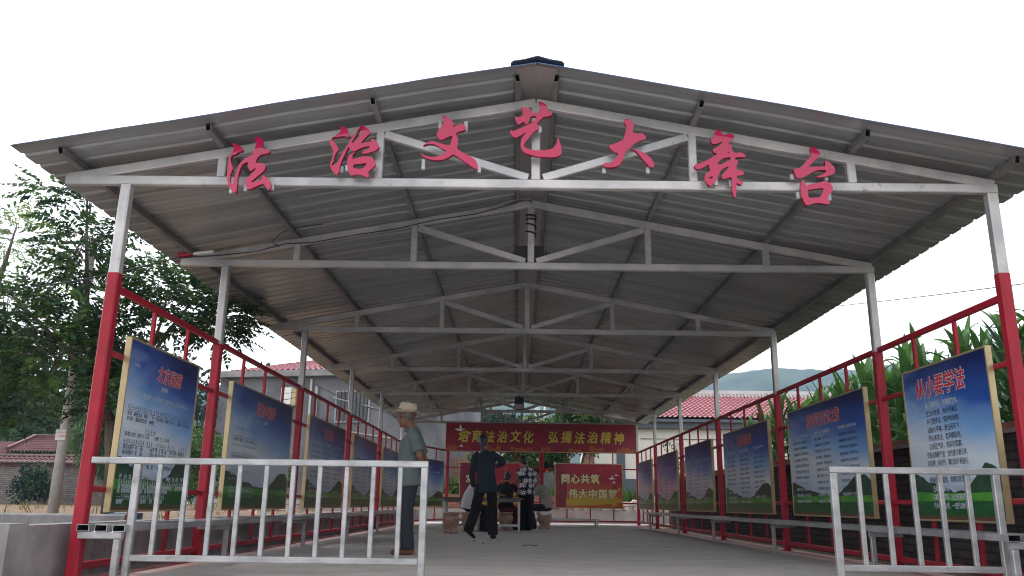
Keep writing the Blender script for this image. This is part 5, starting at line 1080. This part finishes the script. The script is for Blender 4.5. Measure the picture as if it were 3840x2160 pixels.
def head(mb, c, f, u=(0, 0, 1), s=1.0):
    c = Vector(c); f = Vector(f).normalized(); u = Vector(u); u = (u-f*u.dot(f)).normalized(); r_ = f.cross(u)
    A = lambda x, y, z: c+(r_*x+f*y+u*z)*s
    blob(mb, A(0, -0.012, 0.030), (0.074*s, 0.094*s, 0.088*s), f, u)
    blob(mb, A(0, 0.022, -0.040), (0.058*s, 0.066*s, 0.078*s), f, u)          # face and jaw
    blob(mb, A(0, 0.064, -0.098), (0.024*s, 0.020*s, 0.018*s), f, u)          # chin
    loft(mb, [(A(0, 0.078, 0.018), 0.010*s, 0.012*s, r_), (A(0, 0.094, -0.012), 0.013*s, 0.014*s, r_), (A(0, 0.104, -0.034), 0.019*s, 0.014*s, r_), (A(0, 0.088, -0.042), 0.012*s, 0.010*s, r_)], 8)
    for sx in (-1, 1):
        blob(mb, A(0.034*sx, 0.070, 0.022), (0.026*s, 0.012*s, 0.008*s), f, u, 10, 6)   # brow
        blob(mb, A(0.040*sx, 0.058, -0.035), (0.020*s, 0.018*s, 0.022*s), f, u, 10, 6)  # cheek
        blob(mb, A(0.074*sx, -0.010, -0.012), (0.010*s, 0.019*s, 0.033*s), f, u, 10, 8)  # ear
    blob(mb, A(0, 0.081, -0.066), (0.024*s, 0.011*s, 0.007*s), f, u, 10, 6); blob(mb, A(0, 0.079, -0.077), (0.020*s, 0.011*s, 0.007*s), f, u, 10, 6)
    return A
def eyes(root, A, s, lips=True):
    m = MB()
    for sx in (-1, 1): blob(m, A(0.031*sx, 0.072, -0.002), (0.012*s, 0.008*s, 0.006*s), nu=8, nv=6)
    m.build('eyes', MT['dark'], root, smooth=True)
SKIN = {k: mat('skin_'+k, c, 0.55, 0, 0.4, var=0.12, scale=18) for k, c in (('tan', (0.20, 0.09, 0.056)), ('mid', (0.28, 0.145, 0.10)))}
HAIR = mat('black_hair', (0.010, 0.009, 0.009), 0.38, 0, 0.5, var=0.3, scale=30)
def cloth_mat(name, c, rough=0.85, var=0.12): return mat(name, c, rough, 0, 0.25, var=var, scale=5, detail=5, bump=0.1, bscale=220)
def figure(label, loc, J, skin, shirt, trousers, shoe_m, hair_fn, sleeve='short', loose=1.0, s=1.0, waist=1.0, vox=0.011, hem=0.78, leg_r=0.085, extra=None):
    root = thing('person', label, 'person', loc)
    j = {k: Vector(v) for k, v in J.items()}
    lat = (j['sr']-j['sl']).normalized(); latp = (j['hr']-j['hl']).normalized()
    pel = (j['hl']+j['hr'])/2; sh = (j['sl']+j['sr'])/2; nk = j['neck']; hd = j['head']
    wa = pel.lerp(sh, 0.40)+j.get('wbend', vec(0, 0, 0)); ch = pel.lerp(sh, 0.76)+j.get('cbend', vec(0, 0, 0))
    b = MB()
    loft(b, [(pel-(sh-pel)*0.16, 0.12*s, 0.095*s, latp), (pel, 0.155*s*waist, 0.11*s, latp), (wa, 0.135*s*waist, 0.10*s, lat), (ch, 0.155*s, 0.112*s, lat), (sh, 0.155*s, 0.075*s, lat), (sh.lerp(nk, 0.5), 0.085*s, 0.062*s, lat), (nk, 0.054*s, 0.054*s, lat), (hd-Vector(j['hf']).normalized()*0.015*s+vec(0, 0, -0.03*s), 0.05*s, 0.055*s, lat)], 16)
    A = head(b, hd, j['hf'], j.get('hu', vec(0, 0, 1)), s)
    for q in 'lr':
        limb(b, [j['s'+q], j['e'+q], j['w'+q]], [0.047*s, 0.037*s, 0.024*s]); hand(b, j['w'+q], j['d'+q], j['p'+q], s*0.95)
        limb(b, [j['h'+q], j['k'+q], j['a'+q]], [0.078*s, 0.052*s, 0.036*s])
    fuse('body', b, 0.0075, 3, skin, root)
    eyes(root, A, s)
    t = MB(); lr = leg_r*s
    loft(t, [(pel-(sh-pel).normalized()*0.10*s, 0.145*s, 0.115*s, latp), (pel, 0.175*s*waist, 0.13*s, latp), (pel.lerp(wa, 0.75), 0.158*s*waist, 0.122*s, latp)], 18)
    for q in 'lr':
        a = j['a'+q]+(j['k'+q]-j['a'+q]).normalized()*(-0.015)
        limb(t, [j['h'+q], j['k'+q], a], [0.098*s, lr*0.92, lr*0.90], 14)
    fuse('trousers', t, vox, 3, trousers, root, 0.0045, 10, 2)
    c = MB(); lo = loose
    if hem is not None: hp = pel+(sh-pel).normalized()*((hem-0.88)*s)
    hp = j.get('hem', hp)
    loft(c, [(hp, (0.185*waist)*s*lo, 0.148*s*lo, latp), (hp.lerp(wa, 0.5), 0.172*s*waist*lo, 0.138*s*lo, latp), (wa, 0.158*s*waist*lo, 0.128*s*lo, lat), (ch, 0.178*s*lo, 0.135*s*lo, lat), (sh-(sh-ch)*0.25, 0.168*s, 0.105*s, lat), (sh-(sh-ch)*0.02, 0.138*s, 0.085*s, lat), (sh.lerp(nk, 0.35), 0.105*s, 0.078*s, lat), (sh.lerp(nk, 0.62), 0.076*s, 0.070*s, lat), (sh.lerp(nk, 0.85), 0.064*s, 0.064*s, lat)], 22)
    for q in 'lr':
        s0 = j['s'+q].lerp(nk, 0.42); s1 = j['s'+q].lerp(j['e'+q], 0.10)-lat*(0.012 if q == 'r' else -0.012)
        if sleeve == 'short':
            e = j['s'+q].lerp(j['e'+q], 0.80); limb(c, [s0, s1, e], [0.050*s, 0.066*s, 0.076*s])
        elif sleeve == 'long': limb(c, [s0, s1, j['e'+q], j['e'+q].lerp(j['w'+q], 0.97)], [0.050*s, 0.066*s, 0.058*s, 0.046*s])
        else: limb(c, [s0, s1, j['s'+q].lerp(j['e'+q], 0.45)], [0.050*s, 0.062*s, 0.066*s])
    fuse('shirt' if sleeve != 'long' else 'jacket', c, vox, 3, shirt, root, 0.006, 8, 5)
    for q in 'lr':
        m = MB(); a = j['a'+q]; td = Vector(j['t'+q]).normalized(); ax = td.cross(Vector((0, 0, 1))).normalized(); dn = ax.cross(td).normalized(); dn = dn if dn.z < 0 else -dn
        loft(m, [(a-td*0.075+dn*0.045, 0.026, 0.026, ax), (a-td*0.045+dn*0.035, 0.038, 0.042, ax), (a+td*0.02+dn*0.038, 0.042, 0.044, ax), (a+td*0.09+dn*0.048, 0.046, 0.032, ax), (a+td*0.155+dn*0.054, 0.042, 0.025, ax), (a+td*0.185+dn*0.058, 0.024, 0.018, ax)], 14)
        fuse('shoe', m, 0.009, 2, shoe_m, root)
    if hair_fn: hair_fn(root, A, s, j)
    if extra: extra(root, A, s, j)
    return root
# --- the man in the straw hat: side view, hands clasped behind him
def hat_fn(root, A, s, j):
    h = MB(); b = MB()
    blob(b, A(0, -0.02, 0.028), (0.078, 0.095, 0.082)); fuse('hair', b, 0.009, 2, mat('grey_hair', (0.10, 0.09, 0.085), 0.7, var=0.3, scale=40), root)
    hs_ = mat('straw', (0.52, 0.44, 0.32), 0.8, 0, 0.2, var=0.12, scale=60)
    c = Vector(A(0, -0.005, 0.055)); f = Vector(j['hf']).normalized(); up = (Vector((0, 0, 1))-f*0.10).normalized(); r_ = f.cross(up).normalized(); f = up.cross(r_)
    n = 40; rings = []
    for rx, ry, z, wav in [(0.150, 0.185, 0.0, 1), (0.152, 0.187, 0.005, 1), (0.115, 0.135, 0.010, 0.5), (0.088, 0.112, 0.012, 0), (0.084, 0.108, 0.05, 0), (0.078, 0.100, 0.095, 0), (0.066, 0.088, 0.118, 0), (0.035, 0.06, 0.112, -1), (0.0, 0.002, 0.106, -1)]:
        rg = []
        for k in range(n):
            a = 2*PI*k/n; zz = z
            if wav > 0: zz += wav*(0.030*math.cos(a)**2-0.028*max(0, math.sin(a))**2-0.018*max(0, -math.sin(a))**2)   # sides curl up, front and back dip
            rg.append(c+r_*rx*math.cos(a)+f*ry*math.sin(a)+up*zz)
        rings.append(rg)
    vs = [v for rg in rings for v in rg]
    h.add(vs, [(i*n+k, i*n+(k+1) % n, (i+1)*n+(k+1) % n, (i+1)*n+k) for i in range(len(rings)-1) for k in range(n)]+[tuple(range(n-1, -1, -1))])
    hat = h.build('hat', hs_, root, smooth=True)
    bd = MB(); vs = []
    for z, e in ((0.014, 0.0045), (0.038, 0.0035)):
        for k in range(n):
            a = 2*PI*k/n; vs.append(c+r_*(0.0875+e)*math.cos(a)+f*(0.1115+e)*math.sin(a)+up*z)
    bd.add(vs, [(k, (k+1) % n, n+(k+1) % n, n+k) for k in range(n)]); bd.build('hat_band', mat('hat_band', (0.04, 0.025, 0.02), 0.6), hat)
def man_extra(root, A, s, j):
    # collar, breast pocket and belt line
    b = MB(); nk = j['neck']; lat = (j['sr']-j['sl']).normalized(); f = Vector((0, 0, 1)).cross(lat)
    n = 18; vs = []
    for z, e in ((-0.055, 0.020), (-0.018, 0.008), (-0.012, 0.012), (-0.050, 0.030)):
        for k in range(n):
            a = PI*0.5+0.6+(2*PI-1.2)*k/(n-1); vs.append(nk+lat*(0.060+e)*math.cos(a)-f*(0.062+e)*math.sin(a)*-1+Vector((0, 0, z-0.012)))
    b.add(vs, [(i*n+k, i*n+k+1, (i+1)*n+k+1, (i+1)*n+k) for i in range(3) for k in range(n-1)]); b.build('collar', MAN_SHIRT, root, smooth=True)
MAN_SHIRT = cloth_mat('sage_shirt', (0.125, 0.152, 0.150))
# the man's axes: forward -x, his left side towards the camera (-y)
man = figure('old man in straw hat and grey-green shirt standing sideways behind the left barrier', (-1.25, 9.74, 0), dict(
    hl=(0.02, -0.085, 0.86), hr=(0.02, 0.085, 0.86), kl=(-0.01, -0.085, 0.46), kr=(-0.03, 0.09, 0.46), al=(0.03, -0.085, 0.08), ar=(0.0, 0.10, 0.08), tl=(-1, -0.12, 0), tr=(-1, 0.15, 0),
    sl=(0.045, -0.175, 1.335), sr=(0.045, 0.175, 1.335), el=(0.145, -0.225, 1.075), er=(0.145, 0.225, 1.075), wl=(0.175, -0.085, 0.90), wr=(0.185, 0.085, 0.90), dl=(0.05, 1, -0.5), dr=(0.08, -1, -0.4), pl=(1, 0, 0.3), pr=(-1, 0, 0.2),
    neck=(-0.005, 0, 1.435), head=(-0.055, 0, 1.535), hf=(-1, -0.06, -0.03), wbend=(-0.035, 0, 0), cbend=(-0.02, 0, 0)),
    SKIN['tan'], MAN_SHIRT, cloth_mat('slate_trousers', (0.030, 0.035, 0.046)), cloth_mat('brown_canvas', (0.13, 0.06, 0.035)), hat_fn, 'short', 1.06, 1.0, 1.0, 0.0085, 0.77, 0.084, man_extra)
# --- woman walking away in dark clothes
def pony(root, A, s, j):
    b = MB(); blob(b, A(0, -0.03, 0.035), (0.088, 0.098, 0.092), j['hf']); blob(b, A(0, -0.06, -0.03), (0.075, 0.062, 0.075), j['hf'])
    blob(b, A(0.0, -0.115, 0.03), (0.045, 0.04, 0.045), j['hf']); limb(b, [A(0.0, -0.12, 0.0), A(0.02, -0.13, -0.10), A(0.05, -0.12, -0.21)], [0.035, 0.032, 0.012])
    fuse('hair', b, 0.009, 3, HAIR, root, 0.003, 40)
    m = MB(); blob(m, A(0.0, -0.125, 0.012), (0.03, 0.018, 0.012)); m.build('hair_clip', mat('clip_metal', (0.4, 0.4, 0.42), 0.3, 0.8), root, smooth=True)
DNAVY = cloth_mat('dark_navy_cloth', (0.020, 0.030, 0.042)); BLACKC = cloth_mat('black_cloth', (0.010, 0.010, 0.012))
figure('woman with tied-up hair in a dark navy jacket walking away from the camera', (-0.52, 14.28, 0), dict(
    hl=(-0.095, -0.01, 0.86), hr=(0.085, 0.0, 0.86), kl=(-0.17, 0.0, 0.46), kr=(0.115, 0.03, 0.46), al=(-0.27, -0.10, 0.17), ar=(0.125, 0.0, 0.085), tl=(0.75, 0.45, -0.62), tr=(0.15, 1, 0),
    sl=(-0.205, 0.02, 1.375), sr=(0.155, -0.02, 1.37), el=(-0.255, 0.0, 1.07), er=(0.285, 0.02, 1.25), wl=(-0.215, 0.09, 0.84), wr=(0.17, 0.26, 1.20), dl=(0.05, 0.15, -1), dr=(-0.9, 0.5, 0.2), pl=(1, 0.2, 0), pr=(0, 0, -1),
    neck=(-0.045, 0.0, 1.475), head=(-0.06, 0.025, 1.60), hf=(0.25, 0.95, -0.1), hem=(0.02, -0.01, 0.75)),
    SKIN['mid'], DNAVY, BLACKC, BLACKC, pony, 'long', 1.04, 0.93, 1.02, 0.011, 0.78, 0.10)
# --- woman in the daisy blouse
def daisy_mat():
    m = cloth_mat('daisy_blouse', (0.010, 0.012, 0.035)); t = m.node_tree; b = t.nodes['Principled BSDF']; base = b.inputs['Base Color'].links[0].from_socket
    tc = t.nodes.new('ShaderNodeTexCoord'); sp = t.nodes.new('ShaderNodeSeparateXYZ'); t.links.new(tc.outputs['Object'], sp.inputs[0])
    cb = t.nodes.new('ShaderNodeCombineXYZ'); ad = t.nodes.new('ShaderNodeMath'); ad.operation = 'MULTIPLY_ADD'; ad.inputs[1].default_value = 0.6
    t.links.new(sp.outputs['Y'], ad.inputs[0]); t.links.new(sp.outputs['X'], ad.inputs[2]); t.links.new(ad.outputs[0], cb.inputs[0]); t.links.new(sp.outputs['Z'], cb.inputs[1])
    vo = t.nodes.new('ShaderNodeTexVoronoi'); vo.voronoi_dimensions = '2D'; vo.inputs['Scale'].default_value = 7.4; vo.inputs['Randomness'].default_value = 0.45; t.links.new(cb.outputs[0], vo.inputs['Vector'])
    sc = t.nodes.new('ShaderNodeVectorMath'); sc.operation = 'SUBTRACT'; t.links.new(cb.outputs[0], sc.inputs[0]); t.links.new(vo.outputs['Position'], sc.inputs[1])
    s2 = t.nodes.new('ShaderNodeSeparateXYZ'); t.links.new(sc.outputs[0], s2.inputs[0])
    def mth(op, a, c=None):
        q = t.nodes.new('ShaderNodeMath'); q.operation = op
        for i, x in enumerate((a, c)):
            if x is None: continue
            if isinstance(x, (int, float)): q.inputs[i].default_value = x
            else: t.links.new(x, q.inputs[i])
        return q.outputs[0]
    ang = mth('ARCTAN2', s2.outputs['Y'], s2.outputs['X']); ln = t.nodes.new('ShaderNodeVectorMath'); ln.operation = 'LENGTH'; t.links.new(sc.outputs[0], ln.inputs[0])
    pet = mth('ADD', mth('MULTIPLY', mth('COSINE', mth('MULTIPLY', ang, 9.0)), 0.022), 0.046)
    fac = mth('LESS_THAN', ln.outputs['Value'], pet); fac = mth('MULTIPLY', fac, mth('GREATER_THAN', ln.outputs['Value'], 0.010))
    mx = t.nodes.new('ShaderNodeMix'); mx.data_type = 'RGBA'; t.links.new(fac, mx.inputs[0]); t.links.new(base, mx.inputs[6]); mx.inputs[7].default_value = (0.62, 0.60, 0.62, 1); t.links.new(mx.outputs[2], b.inputs['Base Color'])
    return m
def bob(root, A, s, j):
    b = MB(); blob(b, A(0, -0.022, 0.040), (0.090, 0.100, 0.092), j['hf']); blob(b, A(0, -0.055, -0.02), (0.080, 0.062, 0.075), j['hf']); fuse('hair', b, 0.009, 3, HAIR, root, 0.004, 40)
figure('woman in a navy blouse with white daisies standing with a hand on her hip', (0.20, 19.37, 0), dict(
    hl=(-0.07, 0.03, 0.84), hr=(0.10, -0.03, 0.84), kl=(-0.06, 0.02, 0.45), kr=(0.10, -0.02, 0.45), al=(-0.06, 0.05, 0.08), ar=(0.10, -0.02, 0.08), tl=(-0.95, 0.3, 0), tr=(-0.5, 0.85, 0),
    sl=(-0.145, 0.06, 1.325), sr=(0.185, -0.05, 1.315), el=(-0.215, 0.10, 1.06), er=(0.315, -0.07, 1.10), wl=(-0.20, 0.20, 0.86), wr=(0.20, 0.06, 0.96), dl=(0.1, 0.4, -1), dr=(-0.75, 0.4, -0.5), pl=(1, 0, 0), pr=(-0.5, 0.2, -0.7),
    neck=(-0.02, 0.02, 1.41), head=(-0.075, 0.06, 1.52), hf=(-0.72, 0.62, -0.32), hem=(0.02, 0, 0.77)),
    SKIN['mid'], daisy_mat(), BLACKC, BLACKC, bob, 'cap', 1.05, 0.98, 1.02, 0.011, 0.78, 0.09)
# --- three people seated round the table
def nohair(root, A, s, j):
    b = MB(); blob(b, A(0, -0.025, 0.038), (0.082, 0.098, 0.086), j['hf']); fuse('hair', b, 0.010, 2, HAIR, root, 0.003, 40)
figure('person in a white shirt bending low over the left of the table, seen from behind', (-1.02, 18.02, 0), dict(
    hl=(-0.06, 0.09, 0.50), hr=(0.06, -0.09, 0.50), kl=(0.32, 0.22, 0.47), kr=(0.38, 0.02, 0.47), al=(0.30, 0.22, 0.08), ar=(0.36, -0.02, 0.08), tl=(1, 0.2, 0), tr=(1, 0, 0),
    sl=(0.20, 0.20, 0.90), sr=(0.30, -0.14, 0.90), el=(0.42, 0.34, 0.78), er=(0.48, -0.02, 0.76), wl=(0.60, 0.45, 0.76), wr=(0.66, 0.20, 0.76), dl=(1, 0.2, 0), dr=(1, 0.5, 0), pl=(0, 0, -1), pr=(0, 0, -1),
    neck=(0.34, 0.06, 0.95), head=(0.46, 0.10, 0.98), hf=(0.80, 0.2, -0.6), wbend=(-0.10, -0.02, 0.05), cbend=(-0.09, -0.02, 0.06), hem=(-0.03, 0, 0.47)),
    SKIN['mid'], cloth_mat('white_shirt', (0.50, 0.50, 0.55)), BLACKC, BLACKC, nohair, 'short', 1.0, 0.98, 1.0, 0.012, 0.78, 0.085)
def bun(root, A, s, j):
    b = MB(); blob(b, A(0, -0.028, 0.036), (0.084, 0.097, 0.086), j['hf']); blob(b, A(0, -0.10, 0.085), (0.05, 0.045, 0.045), j['hf']); blob(b, A(0, -0.06, -0.03), (0.066, 0.05, 0.06), j['hf']); fuse('hair', b, 0.010, 2, HAIR, root, 0.003, 40)
    m = MB(); blob(m, A(0.0, -0.145, 0.08), (0.014, 0.008, 0.014)); m.build('hair_clip', mat('white_clip', (0.6, 0.6, 0.6), 0.4), root, smooth=True)
figure('woman in a black top with her hair in a bun, seated with her back turned', (-0.25, 19.22, 0), dict(
    hl=(-0.09, 0.0, 0.50), hr=(0.09, -0.02, 0.50), kl=(-0.02, 0.36, 0.48), kr=(0.20, 0.34, 0.48), al=(-0.02, 0.30, 0.08), ar=(0.20, 0.24, 0.08), tl=(0, 1, 0), tr=(0.3, 1, 0),
    sl=(-0.15, 0.11, 0.97), sr=(0.18, 0.06, 0.97), el=(-0.22, 0.30, 0.78), er=(0.28, 0.24, 0.77), wl=(-0.05, 0.45, 0.74), wr=(0.16, 0.42, 0.74), dl=(0.4, 1, 0), dr=(-0.3, 1, 0), pl=(0, 0, -1), pr=(0, 0, -1),
    neck=(0.02, 0.13, 1.055), head=(0.035, 0.19, 1.15), hf=(0.35, 0.85, -0.4), wbend=(0, -0.05, 0), cbend=(0, -0.04, 0), hem=(0, -0.01, 0.50)),
    SKIN['mid'], BLACKC, cloth_mat('wine_trousers', (0.10, 0.012, 0.02)), BLACKC, bun, 'cap', 1.0, 0.97, 1.0, 0.012, 0.78, 0.085)
def plaid_mat():
    m = cloth_mat('checked_shirt', (0.50, 0.44, 0.36)); t = m.node_tree; b = t.nodes['Principled BSDF']; base = b.inputs['Base Color'].links[0].from_socket
    tc = t.nodes.new('ShaderNodeTexCoord'); prev = base
    for rot, sc_, col in (((0, 0.5, 0.0), 9.0, (0.10, 0.10, 0.13, 1)), ((0, 0.5, 0), 4.5, (0.30, 0.26, 0.22, 1)), ((0, 2.07, 0), 9.0, (0.10, 0.10, 0.13, 1)), ((0, 2.07, 0), 4.5, (0.30, 0.26, 0.22, 1))):
        mp = t.nodes.new('ShaderNodeMapping'); mp.inputs['Rotation'].default_value = rot; t.links.new(tc.outputs['Object'], mp.inputs[0])
        w = t.nodes.new('ShaderNodeTexWave'); w.inputs['Scale'].default_value = sc_; w.bands_direction = 'X'; t.links.new(mp.outputs[0], w.inputs['Vector'])
        g = t.nodes.new('ShaderNodeMath'); g.operation = 'GREATER_THAN'; g.inputs[1].default_value = 0.90; t.links.new(w.outputs['Fac'], g.inputs[0])
        mx = t.nodes.new('ShaderNodeMix'); mx.data_type = 'RGBA'; t.links.new(g.outputs[0], mx.inputs[0]); t.links.new(prev, mx.inputs[6]); mx.inputs[7].default_value = col; prev = mx.outputs[2]
    t.links.new(prev, b.inputs['Base Color']); return m
figure('person in a cream checked shirt seated sideways at the right end of the table', (0.68, 20.6, 0), dict(
    hl=(0.02, -0.09, 0.50), hr=(0.02, 0.09, 0.50), kl=(-0.36, -0.10, 0.49), kr=(-0.36, 0.12, 0.49), al=(-0.28, -0.10, 0.08), ar=(-0.30, 0.12, 0.08), tl=(-1, 0, 0), tr=(-1, 0, 0),
    sl=(-0.17, -0.18, 0.97), sr=(-0.17, 0.18, 0.97), el=(-0.36, -0.20, 0.78), er=(-0.36, 0.22, 0.78), wl=(-0.56, -0.14, 0.75), wr=(-0.56, 0.14, 0.75), dl=(-1, 0.3, 0), dr=(-1, -0.3, 0), pl=(0, 0, -1), pr=(0, 0, -1),
    neck=(-0.26, 0, 1.04), head=(-0.36, 0, 1.10), hf=(-0.85, 0, -0.5), wbend=(0.08, 0, 0.03), cbend=(0.07, 0, 0.04), hem=(0.04, 0, 0.49)),
    SKIN['mid'], plaid_mat(), cloth_mat('charcoal_trousers', (0.022, 0.022, 0.026)), BLACKC, nohair, 'short', 1.04, 1.0, 1.0, 0.012, 0.78, 0.09)
b = MB(); n = 18; vs = []
for rr_, z in ((0.10, 0.412), (0.176, 0.412), (0.186, 0.395), (0.190, 0.34)):
    for k in range(n):
        a = PI*0.15+PI*1.3*k/(n-1)+PI*0.5; q = rr_*(1+0.03*math.sin(5*a)*(z < 0.39)); vs.append((0.68+q*math.cos(a), 20.6+q*math.sin(a), z-0.02*math.sin(3*a)*(z < 0.39)))
b.add(vs, [(i*n+k, i*n+k+1, (i+1)*n+k+1, (i+1)*n+k) for i in range(3) for k in range(n-1)])
tag(b.build('cloth', MT['white'], smooth=True), 'white cloth hanging over the rim of the rightmost stone stool', 'cloth')

finish_fusing()
bpy.data.scenes.remove(TSC)
# ------------------------------------------------------------------ air
b = MB(); b.box((-870, -30, -1.3), (870, 1080, 172))
hz = b.build('haze', None); hz.data.materials.clear()
hm = bpy.data.materials.new('haze'); hm.use_nodes = True; t = hm.node_tree; t.nodes.remove(t.nodes['Principled BSDF'])
pv = t.nodes.new('ShaderNodeVolumePrincipled'); pv.inputs['Color'].default_value = (0.46, 0.66, 1.0, 1); pv.inputs['Density'].default_value = 0.0004; pv.inputs['Anisotropy'].default_value = 0.0
t.links.new(pv.outputs[0], t.nodes['Material Output'].inputs['Volume']); hz.data.materials.append(hm)
tag(hz, kind='stuff'); hz['label'] = 'thin summer haze paling the far hills'; hz['category'] = 'haze'
